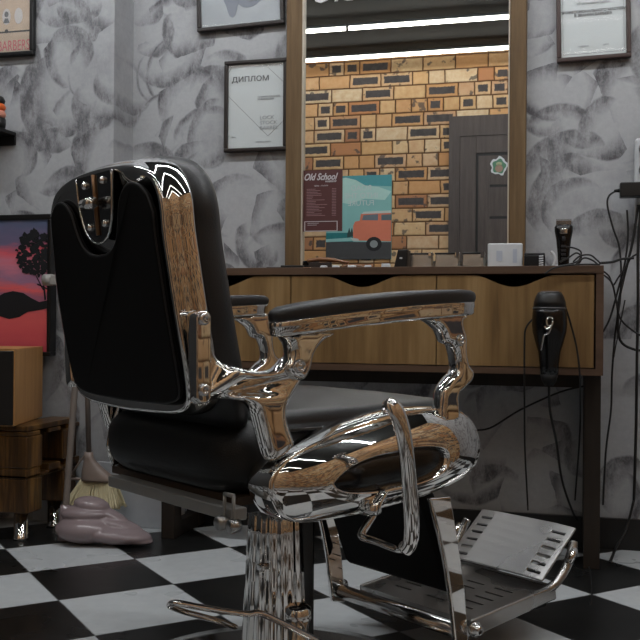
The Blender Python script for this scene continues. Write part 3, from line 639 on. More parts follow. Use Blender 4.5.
for (a_,b_) in ((lv[2],lv[1]),(lv[4],lv[3])):
    for x_ in (-L+.0,-L/2-.05,-.115):
        for y_ in (.0,.215): bev(bx('pallet_block',(x_,x_+.115,y_,y_+.09,a_+.0005,b_-.0005),pallet_wood,r),.006)
for x_ in (-L+.06,-.052):
    for y_ in (.05,.25):
        bm=bmesh.new(); lathe(bm,[(.024,0),(.024,.01),(.022,.012),(.022,lv[4])],24); link('chrome_leg',bm,chrome,r,True,loc=(x_,y_,0))
# speaker
sc_=CR*(-.943)+Vector((sy_,cy_,0))*2.94; zs=lv[0]+.0045
r=empty('speaker_cabinet',(sc_.x,sc_.y,zs),-yaw,'black-fronted speaker with golden wood sides on the pallet table','speaker')
hs=.238
bm=bmesh.new(); v_=box(bm,-.30,0,0,.30,0,hs); bev(link('cabinet',bm,speaker_wood,r),.003)
bx('front_grille',(-.298,-.002,-.010,0,.004,hs-.004),black,r,.003)
bm=bmesh.new(); lathe(bm,[(.07,-.011),(.085,-.012),(.085,-.010)],36,None,0,'y',(-.15,0,.11)); link('speaker_cone',bm,rubber,r,True)
bx('top_trim',(-.3,0,.0,.30,hs,hs+.002),speaker_wood,r)
# poster at left top
a=at(36.5,57,YL); zb_=at(18,57.5,YL).z
r,w,h=frame('framed_poster',a.x-.32,a.x,zb_,zb_+.42,YL,'black framed cream and pink poster at the upper left corner','',bw=.015,mat=black,sheet=plain('cream_poster',(176,156,134),.5,0,.4,0,.2,22))
U=lambda px,py:(at(px,py,YL-.01).x-r.location.x,at(px,py,YL-.01).z-zb_)
bm=bmesh.new(); box(bm,-w+.015,w-.015,-.0092,-.008,U(15,32.5)[1],U(15,31)[1]); prism(bm,poly(*U(7,31.5),.007,.007),-.0094,-.008); link('printed_line',bm,black,r)
for (px,py) in ((7,17),(19,16),(-10,17)):
    c_=U(px,py); bm=bmesh.new(); prism(bm,poly(c_[0],c_[1],.016,.028),-.0092,-.0085); link('printed_oval',bm,plain('oval_pale',(178,174,172),.5),r)
c_=U(7,17); bm=bmesh.new(); prism(bm,poly(c_[0],c_[1]+.008,.008,.010),-.0098,-.0085); prism(bm,[(c_[0]-.012,c_[1]-.022),(c_[0]+.012,c_[1]-.022),(c_[0]+.006,c_[1]-.006),(c_[0]-.006,c_[1]-.006)],-.0098,-.0085); link('printed_figure',bm,ink,r)
p_=U(30.5,49.5); text('printed_lettering','BARBERS',.052,plain('pink_letters',(182,92,96),.5),r,(p_[0],-.0095,p_[1]),sx=.62,align='RIGHT'); pane(r,w,h,.015)
# small shelf with striped object
a=at(9.5,130,2.86); r=empty('wall_shelf',(a.x-.145,YL,a.z+.008),0,'small black wall shelf at the left edge below the framed poster','shelf'); bx('shelf_board',(-.12,.12,-.12,-.001,-.012,.0),black,r,.002); bx('shelf_back',(-.12,.12,-.01,-.001,-.045,-.012),black,r,.002)
sz=a.z+.008; a=at(4.2,115,2.86); r=empty('striped_toy',(a.x-.026,2.86,sz+.0005),0,'black, orange and pink rounded ornament on the small black shelf','ornament')
bm=bmesh.new(); lathe(bm,[(.026,0),(.028,.012),(.028,.030),(.024,.034)],24); link('base_band',bm,black,r,True)
bm=bmesh.new(); lathe(bm,[(.024,.034),(.029,.046),(.024,.058)],24); link('pink_band',bm,plain('pink_glaze',(206,140,120),.4),r,True)
bm=bmesh.new(); lathe(bm,[(.022,.058),(.029,.070),(.022,.082)],24); link('orange_band',bm,plain('orange_glaze',(206,96,38),.4),r,True)
bm=bmesh.new(); lathe(bm,[(.022,.082),(.026,.092),(.02,.105),(.008,.112)],24); link('cap',bm,black,r,True)
# grey pipe end
a=at(47.5,280,2.81)
r=empty('pipe_bracket',(a.x,2.86,a.z),0,'pale grey plastic ring bracket beside the chair back','bracket')
pg=plain('pale_grey_plastic',(152,150,146),.45)
bm=bmesh.new(); lathe(bm,[(.014,.0),(.019,.0),(.019,.03),(.014,.03)],24,None,0,'x',(-.012,-.05,0)); link('ring_body',bm,pg,r,True)
bm=bmesh.new(); lathe(bm,[(.013,-.0015),(.013,.001)],20,None,0,'x',(-.013,-.05,0)); link('ring_hole',bm,rubber,r,True)
bm=bmesh.new(); box(bm,.01,.05,-.062,.0835,-.017,.017); bev(link('wall_arm',bm,pg,r),.003)
# dustpan and broom
taupe=plain('glossy_taupe_plastic',(134,120,122),.22,0,.5,0,.04,8); tgrey=plain('taupe_grey_tube',(112,104,98),.4)
b0=at(104,545,2.88); g0=b0.y
dpx=lambda px,py,Y:at(px,py,Y)
r=empty('dustpan',(dpx(101,520,2.70).x,2.70,0),R(8),'glossy taupe hooded dustpan with a long handle standing behind the chair','dustpan')
bm=bmesh.new()
def blob(cx,cy,cz,rx,ry,rz,tx=0):
    mt=Matrix.Translation((cx,cy,cz))@Matrix.Rotation(tx,4,'Y')@Matrix.Diagonal((rx,ry,rz,1)); bmesh.ops.create_uvsphere(bm,u_segments=32,v_segments=20,radius=1,matrix=mt)
blob(-.045,-.005,.045,.098,.080,.044); blob(.03,-.005,.034,.135,.072,.030,.10); blob(.10,-.005,.018,.07,.05,.013,.10)
blob(-.05,.008,.090,.082,.060,.029); blob(.03,.008,.068,.105,.045,.018,.26)
blob(-.035,.012,.116,.058,.045,.026,.15); blob(.02,.012,.092,.07,.032,.014,.40)
for v in bm.verts: v.co.z=max(v.co.z,.002)
o=link('hood',bm,taupe,r,True); m=o.modifiers.new('r','REMESH'); m.mode='VOXEL'; m.voxel_size=.003; m.use_smooth_shade=True; s_=o.modifiers.new('s','SMOOTH'); s_.factor=.5; s_.iterations=5
def toL(o_,p): return o_.matrix_basis.inverted()@p
bpy.context.view_layer.update()
mi=Matrix.Rotation(-R(8),4,'Z')@Matrix.Translation(-r.location)
P0=mi@dpx(63,544,2.68); P0.z=.004; P1=mi@dpx(66,505,2.69); P2=mi@dpx(76,372,2.77); P3=mi@dpx(84,270,2.81)
bm=bmesh.new(); tube(bm,[P0,P1,P2,P3],.0105,14); link('long_handle',bm,tgrey,r,True)
bm=bmesh.new(); tube(bm,[P0,P1],.017,14,); link('handle_socket',bm,taupe,r,True)
r=empty('broom',(dpx(98,480,2.86).x,2.86,.12),0,'taupe broom with cream bristles upside in the dustpan behind the chair','broom'); bo=r.location
bl=lambda px,py,dy=0:Vector((dpx(px,py,2.86).x-bo.x,dy,dpx(px,py,2.86).z-bo.z))
bm=bmesh.new(); tube(bm,[bl(89,458),bl(86,330)],.0085,12); link('broom_handle',bm,tgrey,r,True)
capm=plain('taupe_plastic_cap',(138,124,116),.4)
bm=bmesh.new()
rr_=[]
for (cxp,py,wp_,dpth) in ((88.5,452,4.5,.011),(89,458,5.5,.012),(91,464,9,.016),(94,470,14,.020),(97.5,476,19,.024),(98,479,20,.025),(98,481,20,.025)):
    c_=bl(cxp,py); k_=.0031; rr_.append(rring(c_.x,c_.y,c_.z,wp_*k_*.95,dpth*1.1))
loft(bm,rr_); link('cap',bm,capm,r,True)
bm=bmesh.new(); tube(bm,[bl(69,478),bl(79,463),bl(85,455)],.0035,8); tube(bm,[bl(69,479),bl(84,479)],.005,8); link('brace',bm,capm,r,True)
cream=plain('cream_bristles',(218,208,172),.6,0,.3,0,.12,90); bm=bmesh.new(); rr=random.Random(2)
for i in range(90):
    t=i/89; row=i%3; xa=82+t*30 if False else 83+t*29; xb=66+t*55
    a_=bl(xa,479,(row-1)*.014); b_=bl(xb+rr.uniform(-1,1),510-abs(t-.55)*5+rr.uniform(-1.5,1.5),(row-1)*.03+rr.uniform(-.004,.004))
    tube(bm,smooth_open([tuple(a_),tuple(a_*.5+b_*.5+Vector((0,0,.004))),tuple(b_)],3),[.0025]*3+[.0035]*3+[.0055],6)
o=link('bristles',bm,cream,r,True); o['kind']='stuff'

# ================================================================= BARBER CHAIR
ch=empty('barber_chair',(CO.x,CO.y,0),math.atan2(fw.y,fw.x),'vintage chrome and black leather barber chair in the foreground on checkered floor','barber chair')
bm=bmesh.new(); lathe(bm,[(.315,0),(.32,.004),(.32,.012),(.30,.022),(.24,.032),(.16,.042),(.10,.055),(.078,.07)],72); link('base_plate',bm,chrome2,ch,True)
# column, fluted
bm=bmesh.new(); fl=lambda a,z:1+.028*math.cos(16*a)
lathe(bm,[(.065,.05),(.063,.06),(.060,.12),(.056,.20),(.052,.30),(.050,.345),(.046,.35)],128,fl); col=link('column',bm,chrome,ch,True)
bx('maker_badge',(-.058,-.050,-.036,-.020,.235,.247),chrome2,col,.002); bx('column_shade_strip',(.03,.070,-.040,.045,.05,.345),gloss_black,ch,.01,4)  # black strip stands in for the shaded side of the column
bm=bmesh.new(); lathe(bm,[(.058,.345),(.075,.355),(.085,.375),(.085,.40)],40); link('turntable',bm,chrome2,ch,True)
# fluted column only faces; pump lever
def CP(px,py,z):   # point at known height
    d=ray(px,py); t=(z-H)/d.z; p=CAM+d*t-CO; return Vector((p.dot(fw),p.dot(lf),z))
def CS(px,py,yl): s_=S(px,py,yl); return Vector((s_[0],yl,s_[1]))
bm=bmesh.new(); pts=[CS(325,645,-.14),CS(308,636,-.14),CS(262,614,-.135),CS(245,614,-.13),CS(205,608,-.12),CS(178,603,-.11),CS(171,604,-.09),CS(172,607,-.08)]
pts+=[CS(185,612,-.06),CS(215,620,-.04),CS(235,627,-.02)]
tube(bm,smooth_open([tuple(p_) for p_ in pts],5),.0065,12,((0,0,1),.8)); link('pump_lever',bm,chrome,ch,True)
bm=bmesh.new(); p_=CS(298,608,-.10); lathe(bm,[(.018,.03),(.020,p_.z-.03),(.024,p_.z-.02),(.024,p_.z),(.016,p_.z+.006)],28,None,0,'z',(p_.x,p_.y,0)); link('lever_socket',bm,chrome,ch,True)
# under-seat frame
bx('seat_frame',(-.20,.20,-.19,.19,.385,.43),darksteel,ch,.004)
bar=[B(104,464,-.26),B(256,505,-.26),B(262,519,-.26),B(104,475,-.26)]
bm=bmesh.new(); prism(bm,[(.150,.411),(-.25,.411),(-.25,.391),(.150,.391)],-.275,-.245,'yz'); bev(link('rear_crossbar',bm,steel,ch),.003)
# clamp with rollers
c0=B(228,495,-.285)
bm=bmesh.new(); y_,z_=c0
tube(bm,[(-.283,y_+.012,z_),(-.283,y_+.012,z_-.044)],.0028,8); tube(bm,[(-.283,y_-.012,z_),(-.283,y_-.012,z_-.044)],.0028,8); tube(bm,[(-.283,y_+.012,z_),(-.283,y_-.012,z_)],.0035,8)
link('clamp_bracket',bm,steel,ch,True)
for dy_ in (.014,-.018):
    bm=bmesh.new(); lathe(bm,[(.004,-.296),(.010,-.295),(.011,-.288),(.010,-.278),(.004,-.276)],22,None,0,'x',(0,y_+dy_,z_-.044)); link('roller',bm,alu,ch,True)
# seat
def sq(a,e): c_=math.cos(a); return (abs(c_)**(2/e))*(1 if c_>=0 else -1)
def rrect(cx,cy,rx,ry,n=48,e=6): return [(cx+rx*sq(2*PI*k/n,e),cy+ry*sq(2*PI*k/n-PI/2,e)) for k in range(n)]
def cushion(bm,cx,cy,rx,ry,z0,z1,rnd,dome=0,e=7,n=56,rb=None):
    rb=rb or rnd; rings=[]
    for k in range(6): a=PI/2*k/5; ins=rb*(1-math.sin(a)); rings.append([(x_,y_,z0+rb*(1-math.cos(a))) for x_,y_ in rrect(cx,cy,rx-ins,ry-ins,n,e)])
    for k in range(7): a=PI/2*k/6; ins=rnd*(1-math.cos(a)); rings.append([(x_,y_,z1-rnd+rnd*math.sin(a)) for x_,y_ in rrect(cx,cy,rx-ins,ry-ins,n,e)])
    for k in range(1,6): f_=1-k/6; rings.append([(x_,y_,z1+dome*(1-f_*f_)) for x_,y_ in rrect(cx,cy,(rx-rnd)*f_,(ry-rnd)*f_,n,e)])
    loft(bm,rings)
bm=bmesh.new(); cushion(bm,.01,0,.275,.232,.415,.535,.05,.004,7,56,.05); link('seat_base',bm,leather2,ch,True)
bm=bmesh.new(); cushion(bm,.045,0,.237,.228,.500,.552,.026,.018); link('seat_cushion',bm,leather,ch,True)
bm=bmesh.new(); tube(bm,[(x_,y_,.521) for x_,y_ in sorted([p_ for p_ in rrect(.045,0,.241,.234,96,7) if p_[0]>-.17],key=lambda p_:math.atan2(p_[1],p_[0]))],.004,8); link('piping',bm,gloss_black,ch,True)
bx('seat_board',(-.235,.25,-.21,.21,.405,.418),plain('brown_board',(60,46,34),.6),ch)
# side shields
def shield(sgn):
    Y0=-.245; O=[S(482-(482-p_[0])*.955,p_[1]+3*(482-p_[0])/200,-.29) for p_ in [(262,496),(259,484),(264,470),(275,458),(293,447),(315,437),(340,427),(370,417),(400,410),(430,407),(455,409),(469,416),(478,430),(481,446),(478,460),(470,472),(450,484),(420,496),(390,504),(350,513),(310,519),(288,520),(272,514)]]
    O=smooth_closed(O,4); n=len(O)
    I0=[S(*p_,-.320) for p_ in [(331,484),(338,476),(352,465),(372,456),(395,450),(418,446),(438,446),(448,450),(450,460),(446,470),(432,479),(410,487),(385,492),(358,494),(340,492)]]
    I=smooth_closed(I0,6)
    # resample both by angle about the inset centre
    cx=sum(p_[0] for p_ in I)/len(I); cz=sum(p_[1] for p_ in I)/len(I)
    def res(P,N=96):
        L_=sorted(((math.atan2(p_[1]-cz,p_[0]-cx),math.hypot(p_[0]-cx,p_[1]-cz)) for p_ in P)); out=[]
        for k in range(N):
            a=-PI+2*PI*k/N
            for j in range(len(L_)):
                a0,r0=L_[j]; a1,r1=L_[(j+1)%len(L_)]
                if j==len(L_)-1: a1+=2*PI
                if a0<=a<=a1 or a0<=a+2*PI<=a1:
                    aa=a if a0<=a<=a1 else a+2*PI; t=(aa-a0)/(a1-a0+1e-9); out.append((a,r0*(1-t)+r1*t)); break
            else: out.append((a,L_[0][1]))
        return out
    RO=res(O); RI=res(I); Y=lambda d:sgn*(d-(.055 if sgn>0 else 0))
    bm=bmesh.new(); rings=[]
    def ring(f,ysh): return [(cx+math.cos(a)*f(ro,ri),Y(ysh),cz+math.sin(a)*f(ro,ri)) for (a,ro),(_,ri) in zip(RO,RI)]
    rings.append(ring(lambda o_,i_:o_-.004,.225)); rings.append(ring(lambda o_,i_:o_,.235)); rings.append(ring(lambda o_,i_:o_,.287))
    rings.append(ring(lambda o_,i_:o_-.003,.291))
    rings.append(ring(lambda o_,i_:o_-.006,.290)); rings.append(ring(lambda o_,i_:o_-.008,.292))
    for k in range(1,15):
        s_=k/14; rings.append(ring(lambda o_,i_,s_=s_:(o_-.008)*(1-s_)+i_*s_,.292+.030*(1-(1-s_)**1.8)))
    rings.append(ring(lambda o_,i_:i_-.002,.3225)); rings.append(ring(lambda o_,i_:i_-.006,.320)); rings.append(ring(lambda o_,i_:i_-.008,.314))
    loft(bm,rings); o=link('side_shield',bm,chrome,ch,True)
    bm=bmesh.new(); loft(bm,[ring(lambda o_,i_:i_-.008,.305),ring(lambda o_,i_:i_-.008,.314),ring(lambda o_,i_:i_-.012,.317),ring(lambda o_,i_:(i_-.012)*.6,.321),ring(lambda o_,i_:(i_-.012)*.2,.322)])
    link('inset_panel',bm,gloss_black,o,True)
    return o
shield(-1); shield(1)
# arm castings
def mirY(o,dy=0.0,skip=()):   # linked copy on the far side
    c_=o.copy(); c_.data=o.data.copy(); C.objects.link(c_)
    for v in c_.data.vertices: v.co.y=-v.co.y-dy
    c_.data.flip_normals(); c_.parent=o.parent if o.parent==ch else None
    for k in o.children:
        if k.name.startswith(skip if skip else '~'): continue
        d=k.copy(); d.data=k.data.copy(); C.objects.link(d); d.parent=c_
        for v in d.data.vertices: v.co.y=-v.co.y
        d.data.flip_normals()
    return c_
YA=-.272
br=[(194,318),(197,312),(205,310),(213,312),(215,330),(218,342),(223,352),(231,362),(246,369),(264,371),(277,368),(288,356),(298,362),(306,372),(300,384),(294,394),(288,406),(288,420),(293,436),(295,446),(283,458),(270,462),(264,448),(258,424),(254,410),(246,403),(233,400.5),(218,402),(203,404),(196,398)]
def ysh(px): return YA+.042*max(0,min(1,(236-px)/26))
o=cast('arm_bracket',[S(*p_,ysh(p_[0])-.012) for p_ in br],YA-.018,YA+.014,chrome,ch,.0035,9,big=.95)
xa=S(210,350,-.23)[0]; xb=S(236,350,-.27)[0]
for v in o.data.vertices:
    if v.co.x<xb: v.co.y+=.042*min(1,(xb-v.co.x)/(xb-xa))
YS=YA+.040
bm=bmesh.new(); pass
prism(bm,[S(*p_,YS-.02) for p_ in ((195.5,399),(195.5,316),(199,311),(207,311),(210,316),(210,399),(205,403),(199,403))],YS-.024,YS-.014); bev(link('back_strap',bm,chrome,o),.0025,3)
for py in (319,390):
    p_=S(204,py,YS-.026); bm=bmesh.new(); lathe(bm,[(.0095,YS-.024),(.0095,YS-.028),(.007,YS-.031),(.004,YS-.031),(.0038,YS-.028)],22,None,0,'y',(p_[0],0,p_[1])); link('bolt',bm,chrome2,o,True)
mirY(o,.035,('back_strap','bolt'))
rs=[(281,335),(300,333),(330,332),(319,342),(310,354),(307,368),(300,380),(290,378),(283,368),(287,356),(286,345)]
o=cast('rear_arm_support',[S(*p_,-.288) for p_ in rs],-.306,-.268,chrome,ch,.003,3)
p_=S(299.5,366,-.306); bm=bmesh.new(); lathe(bm,[(.011,-.300),(.011,-.308),(.009,-.311),(.007,-.311),(.0065,-.309),(.004,-.309),(.0035,-.312)],24,None,0,'y',(p_[0],0,p_[1])); link('bolt',bm,chrome2,o,True)
mirY(o)
fs_=[(424,319),(440,316),(463,314),(459,322),(463,337),(463,351),(465.5,364),(470,370),(468.5,381),(458,392),(455,397),(455,420),(437,424),(437,398),(440,386),(447,376),(453,368),(449.5,347),(442,343),(437.5,332),(430,325)]
o=cast('front_arm_support',[S(*p_,-.290) for p_ in fs_],-.306,-.272,chrome,ch,.003,3)
p_=S(460,340,-.306); bm=bmesh.new(); lathe(bm,[(.011,-.300),(.011,-.308),(.009,-.311),(.007,-.311),(.0065,-.309),(.004,-.309),(.0035,-.312)],24,None,0,'y',(p_[0],0,p_[1])); link('bolt',bm,chrome2,o,True)
mirY(o)
# armrests : top line in the plane y=-.285
pr=[S(268,322,-.30),S(467,301.5,-.30)]
Xr,Zr=pr[0]; Xf,Zf=pr[1]; pass
slope=(Zf-Zr)/(Xf-Xr); Lc=(Xr+Xf)/2; Zc0=(Zr+Zf)/2; hl=(Xf-Xr)/2
def armrest(sg):
    yc=sg*.303; n=56
    def rg(f,dz,dome=0):
        out=[]
        for k in range(n):
            a=2*PI*k/n; e=3.0
            x_=Lc+hl*f*sq(a,e) if True else 0
            wd=.034+.010*(.5+.5*math.cos(a))   # wider to the front
            y_=yc+sg*.004+ (wd-(1-f)*.03)*sq(a-PI/2,e)
            out.append((x_,y_,Zc0+slope*(x_-Lc)+dz+.006*(1-((x_-Lc)/hl)**2)))
        return out
    bm=bmesh.new(); loft(bm,[rg(.985,-.001),rg(1.0,.004),rg(1.0,.011),rg(.985,.016),rg(.94,.020),rg(.8,.022),rg(.5,.023),rg(.2,.023)]); pad=link('armrest_pad',bm,leather,ch,True)
    bm=bmesh.new(); loft(bm,[rg(.95,-.024),rg(.975,-.022),rg(.982,-.019),rg(.982,-.012),rg(.99,-.010),rg(.99,-.002),rg(.98,.000)]); link('armrest_trim',bm,chrome,ch,True)
armrest(-1); armrest(1)
# backrest
tilt=math.atan2(.06,.42); bo_=Vector((-.312,0,.545)); up=Vector((-math.sin(tilt),0,math.cos(tilt))); fo=Vector((math.cos(tilt),0,math.sin(tilt)))
half=[(0,0),(.10,.002),(.15,.006),(.182,.016),(.200,.038),(.205,.08),(.205,.15),(.203,.23),(.199,.29),(.198,.335),(.186,.366),(.162,.388),(.115,.402),(.06,.408),(0,.410)]
def outline(sc=1,ofs=0,dh=0,dt_=0):
    pts=smooth_open(half,4); out=[]
    n=len(pts)
    for i,(a,b) in enumerate(pts):
        p0=pts[max(i-1,0)]; p1=pts[min(i+1,n-1)]; t=(p1[0]-p0[0],p1[1]-p0[1]); L_=math.hypot(*t) or 1; nx,nz=t[1]/L_,-t[0]/L_
        out.append((max(0,a+nx*ofs)*sc,b+nz*ofs+dh*(1-b/.41)+dt_*b/.41))
    full=out+[(-a,b) for a,b in out[::-1][1:-1]]
    return full
def bp(a,b,d): p_=bo_+up*b+fo*(d-.013*math.sin(min(PI,max(0,b/.41)*PI*.82))); return (p_.x,a,p_.z)
def bring(ofs,d,dh=0,dt_=0,sc=1,bul=0): return [bp(a,b,d+bul*math.sin(PI*min(1,max(0,b/.41)))) for a,b in outline(sc,ofs,dh,dt_)]
bm=bmesh.new(); loft(bm,[bring(-.012,0.004),bring(-.006,-.001),bring(-.001,.001),bring(.0,.006),bring(.0,.014),bring(.004,.020),bring(.008,.030),bring(.010,.046),bring(.007,.054),bring(-.006,.056)]); sh=link('backrest_shell',bm,chrome,ch,True)
# front cushion
bm=bmesh.new(); loft(bm,[bring(.002,.050),bring(.008,.056),bring(.010,.074,-.03,.002),bring(.007,.090,-.05,.004),bring(-.003,.104,-.06,.004),bring(-.02,.116,-.05,0),bring(-.06,.120,-.03,0),bring(-.11,.122,-.01,0)]); link('backrest_cushion',bm,leather,ch,True)
# rear black panel with a notch
o_in=outline(1,-.020); ys=.012  # centre of the socket plate
top=.402
right=[p_ for p_ in o_in if p_[0]>=0]; left=[p_ for p_ in o_in if p_[0]<0]
def panel_pts():
    P=[]
    # go round: start bottom centre, +y side up to the notch hump, notch, -y side down
    base=[p_ for p_ in outline(1,-.020)]
    nmid=len(smooth_open(half,4))
    a_side=[p_ for p_ in base[:nmid] if p_[1]<.33]; b_side=[(-a,b) for a,b in a_side[::-1]]
    hump_l=[(.176,.345),(.160,.360),(.142,.366),(.122,.362),(.104,.349),(.094,.335),(.086,.316),(.076,.298),(.062,.282),(.04,.270),(.012,.266)]
    hump_r=[(-.018,.267),(-.040,.274),(-.056,.288),(-.064,.305),(-.070,.325),(-.076,.345),(-.086,.360),(-.104,.372),(-.124,.374),(-.146,.367),(-.165,.352)]
    return a_side+smooth_open(hump_l,3)+smooth_open(hump_r,3)+b_side[:-1]
pp_=panel_pts()
bm=bmesh.new(); A_=[bm.verts.new(bp(a,b,.004)) for a,b in pp_]; 
Bv=[bm.verts.new(bp(a,b,-.008)) for a,b in pp_]; nP=len(pp_)
f1=bm.faces.new(A_); f2=bm.faces.new(Bv)
for i in range(nP): bm.faces.new([A_[i],A_[(i+1)%nP],Bv[(i+1)%nP],Bv[i]])
bmesh.ops.recalc_face_normals(bm,faces=bm.faces[:]); o=link('rear_panel',bm,vinyl,ch); bev(o,.004,3,40)
bm=bmesh.new(); tube(bm,[bp(a,b,-.005) for a,b in pp_]+[bp(*pp_[0],-.005)],.0016,6,cap=False); link('panel_piping',bm,darksteel,ch,True)
# headrest socket plate
U_=[(.072,.400),(.068,.36),(.058,.325),(.040,.298),(.008,.286),(-.026,.296),(-.044,.322),(-.052,.36),(-.056,.402)]
bm=bmesh.new(); pu=smooth_open(U_,3); A_=[bm.verts.new(bp(a,b,.0)) for a,b in pu]; Bv=[bm.verts.new(bp(a,b,-.004)) for a,b in pu]; nP=len(pu); bm.faces.new(A_); bm.faces.new(Bv)
for i in range(nP): bm.faces.new([A_[i],A_[(i+1)%nP],Bv[(i+1)%nP],Bv[i]])
bmesh.ops.recalc_face_normals(bm,faces=bm.faces[:]); pl_=link('headrest_socket_plate',bm,chrome_mat('smoked_chrome',.16,.10),ch)
bm=bmesh.new(); tube(bm,[bp(a,b,-.004) for a,b in pu],.0022,6); link('plate_edge',bm,chrome,pl_,True)
for a,b in ((.038,.385),(-.026,.388),(.030,.315),(-.024,.318)):
    bm=bmesh.new(); mt=Matrix.Translation(bp(a,b,-.005)); bmesh.ops.create_uvsphere(bm,u_segments=16,v_segments=10,radius=.0065,matrix=mt); link('screw',bm,chrome,pl_,True)
bm=bmesh.new(); tube(bm,[bp(.006,.400,-.005),bp(.004,.300,-.005)],.004,8); link('slide_rail',bm,plain('brass_rail',(120,88,60),.3,.8),pl_,True)
bm=bmesh.new(); tube(bm,[bp(.020,.353,-.018),bp(-.012,.354,-.018)],[.010,.010],20); tube(bm,[bp(.004,.353,-.004),bp(.004,.353,-.024)],.006,12); link('clamp_knob',bm,chrome,pl_,True)
bm=bmesh.new(); prism(bm,[(.035,0),(.03,.016),(-.02,.016),(-.025,0)],-.30,-.27,'yz'); hs_=B(151,157,-.285)
for v in bm.verts: v.co.z=hs_[1]-.018+v.co.z; v.co.y=v.co.y*.6+hs_[0]
bev(link('headrest_slot_cover',bm,alu,ch),.004)
# recline lever
bm=bmesh.new(); lp=[(384,411),(386,406),(391,405),(397,413),(402,428),(406,450),(409,480),(411.5,515),(411,540),(405,549)]
ypl=[-.362,-.372,-.385,-.392,-.395,-.395,-.392,-.39,-.385,-.375]
pts=smooth_open([(S(a,b,y_)[0],y_,S(a,b,y_)[1]) for (a,b),y_ in zip(lp,ypl)],5); n_=len(pts)
rad=[.005+.010*min(1,i/14) for i in range(n_)]
tube(bm,pts,rad,18,((0,1,0),.6)); 
e1=pts[-1]; pts2=[e1,(S(398,549,-.33)[0],-.33,S(398,549,-.33)[1]),(S(376,541,-.25)[0],-.25,S(376,541,-.25)[1]),(S(362,536,-.22)[0],-.22,S(362,536,-.22)[1]),(S(366,526,-.22)[0],-.22,S(366,526,-.22)[1]),(S(373,515,-.22)[0],-.22,S(373,515,-.22)[1])]
tube(bm,smooth_open([tuple(p_) for p_ in pts2],5),.008,12,((0,0,1),.8)); link('recline_lever',bm,chrome,ch,True)
pts=[(384,490),(380,495),(377,503),(376,514),(366,516),(366,504),(372,495),(378,488)]
cast('lever_clamp',[S(*p_,-.315) for p_ in pts],-.335,-.285,chrome,ch,.003,4)
# footrest
plate_m=chrome_mat('satin_aluminium',.42,.28)
zl=[(-.185,1),(.185,-1)]
def hanger(yl,px,name='footrest_hanger'):
    P=[CS(a,b,yl) for a,b in px]; bm=bmesh.new(); w_=.024
    pts=smooth_open([tuple(p_) for p_ in P],5); tube(bm,pts,w_,14,((0,1,0),.32)); return link(name,bm,chrome,ch,True)
bm=bmesh.new(); prism(bm,smooth_open([S(*p_,-.185) for p_ in ((428,498),(440,545),(448,590),(454,645))],4)+smooth_open([S(*p_,-.185) for p_ in ((467,645),(463,590),(457,545),(449,496))],4),-.191,-.179); hn=bev(link('footrest_hanger',bm,chrome,ch),.004,3)
# far hanger copies the near one on the other side
f_=hn.copy(); f_.data=hn.data.copy(); C.objects.link(f_)
for v in f_.data.vertices: v.co.y=-v.co.y
f_.data.flip_normals()
hb=CS(463,635,-.185); ht=CS(437,495,-.185)
# calf pad between the hangers
bm=bmesh.new(); n=8
prof=[(ht.x-.01,ht.z+.02),(ht.x+.02,ht.z),(hb.x+.005,hb.z+.10),(hb.x-.008,hb.z+.075),(hb.x-.022,hb.z+.09),(ht.x-.03,ht.z+.02)]
prism(bm,prof,-.163,.150); bev(link('calf_pad',bm,vinyl,ch),.012,4)
bm=bmesh.new(); tube(bm,[(hb.x-.0,-.19,hb.z+.005),(hb.x-.0,.19,hb.z+.005)],.016,14); link('pivot_tube',bm,chrome2,ch,True)
for sgy in (-1,1):
    bm=bmesh.new(); lathe(bm,[(.015,sgy*.195),(.015,sgy*.205),(.010,sgy*.208),(.010,sgy*.214),(.005,sgy*.216)],20,None,0,'y',(hb.x+.018,0,hb.z+.012)); link('bolt',bm,chrome2,ch,True)
# lower platform
def slotplate(name,c0,ux,L_,hw,th,slots,mat,crown=0.0,ov=.0,yo=0.0):
    """plate starting at c0 (x,z) going along direction ux for L_, half width hw; slots = list (u0,u1,v0,v1)"""
    ux=Vector((ux[0],0,ux[1])).normalized(); uz=Vector((-ux.z,0,ux.x)); O_=Vector((c0[0],0,c0[1]))
    us=sorted({0,L_,*[s_[0] for s_ in slots],*[s_[1] for s_ in slots]}); vs=sorted({-hw,hw,*[s_[2] for s_ in slots],*[s_[3] for s_ in slots]})
    bm=bmesh.new(); cache={}
    def V(u_,v_,w_):
        k=(round(u_,5),round(v_,5),w_)
        if k not in cache:
            p_=O_+ux*u_+uz*(w_+crown*(1-(v_/hw)**2)+ov*(u_/L_)**2)+Vector((0,v_+yo,0)); cache[k]=bm.verts.new(p_)
        return cache[k]
    def hole(u_,v_): return any(s_[0]<u_<s_[1] and s_[2]<v_<s_[3] for s_ in slots)
    cells={}
    for i in range(len(us)-1):
        for j in range(len(vs)-1): cells[i,j]=not hole((us[i]+us[i+1])/2,(vs[j]+vs[j+1])/2)
    for (i,j),ok in cells.items():
        if not ok: continue
        u0,u1,v0,v1=us[i],us[i+1],vs[j],vs[j+1]
        bm.faces.new([V(u0,v0,0),V(u0,v1,0),V(u1,v1,0),V(u1,v0,0)]); bm.faces.new([V(u0,v0,-th),V(u1,v0,-th),V(u1,v1,-th),V(u0,v1,-th)])
        for di,dj,a,b in ((-1,0,(u0,v0),(u0,v1)),(1,0,(u1,v1),(u1,v0)),(0,-1,(u1,v0),(u0,v0)),(0,1,(u0,v1),(u1,v1))):
            if not cells.get((i+di,j+dj),False): bm.faces.new([V(*a,0),V(*b,0),V(*b,-th),V(*a,-th)])
    bmesh.ops.recalc_face_normals(bm,faces=bm.faces[:]); o=link(name,bm,mat,ch); return o
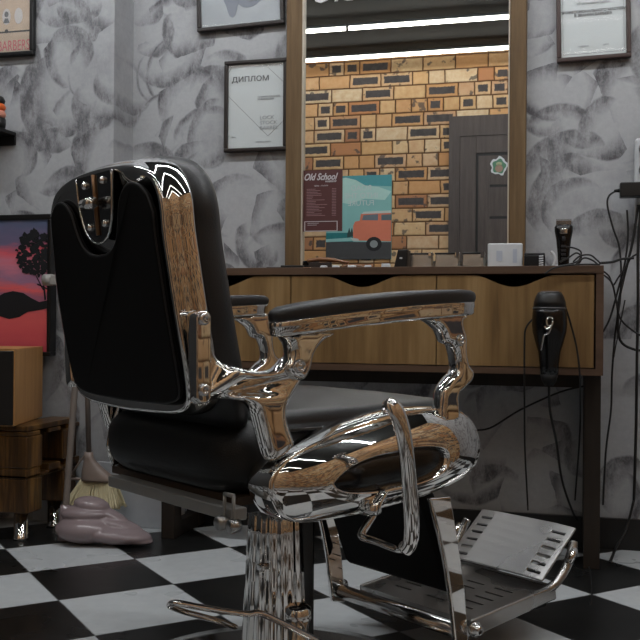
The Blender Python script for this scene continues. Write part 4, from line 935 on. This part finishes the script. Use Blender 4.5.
slots=[(.05+.033*k,.057+.033*k,v0,v0+.05) for k in range(5) for v0 in (-.125,-.045,.055)]
o=slotplate('footrest_platform',(.375,.092),(.27,.022),.285,.168,.010,slots,alu)
bm=bmesh.new()
for y0_,y1_ in ((-.170,-.160),(.160,.170)): prism(bm,[(.375,.094),(.655,.117),(.66,.085),(.375,.058)],y0_,y1_)
bev(link('platform_rim',bm,alu,ch),.004)
bm=bmesh.new(); box(bm,.645,.658,-.165,.165,.083,.115); link('platform_front',bm,alu,ch)
bx('platform_underside',(.39,.64,-.155,.155,.070,.080),darksteel,ch)
# upper hinged plate
slots=[(.014+.0235*k,.020+.0235*k,v0,v0+.036) for k in range(6) for v0 in (-.124,.088)]
o=slotplate('toe_plate',(.622,.130),(.125,.100),.160,.138,.006,slots,plate_m,.007,0,-.018)
m=o.modifiers.new('b','BEVEL'); m.width=.0015; m.segments=2; m.limit_method='ANGLE'
for sgy in (-1,1):
  bm=bmesh.new(); tube(bm,smooth_open([(.60,sgy*.158,.10),(.66,sgy*.162,.116),(.70,sgy*.163,.146),(.725,sgy*.162,.180),(.735,sgy*.158,.200)],4),.0105,10)
  link('toe_plate_arm',bm,alu,ch,True)
for sgy in (-1,1):
    bm=bmesh.new(); tube(bm,[(.70,sgy*.172,.160),(.722,sgy*.172,.188)],.008,10); link('hinge_latch',bm,chrome,ch,True)
# far rear corner bracket
bm=bmesh.new(); tube(bm,smooth_open([tuple(CS(*q_,.21)) for q_ in ((124,402),(116,425),(111,445),(116,464))],4),.010,12,((0,1,0),.5)); link('rear_corner_bracket',bm,chrome,ch,True)

# ================================================================= render look
w=bpy.data.worlds.new('room'); scn.world=w; w.use_nodes=True; w.node_tree.nodes['Background'].inputs[0].default_value=(.5,.55,.6,1); w.node_tree.nodes['Background'].inputs[1].default_value=.0
scn.view_settings.view_transform='Standard'; scn.view_settings.look='None'; scn.view_settings.exposure=0.1; scn.view_settings.gamma=1
scn.view_settings.use_curve_mapping=False
for o in scn.objects:
    if 'group' in o and o['group']=='': del o['group']
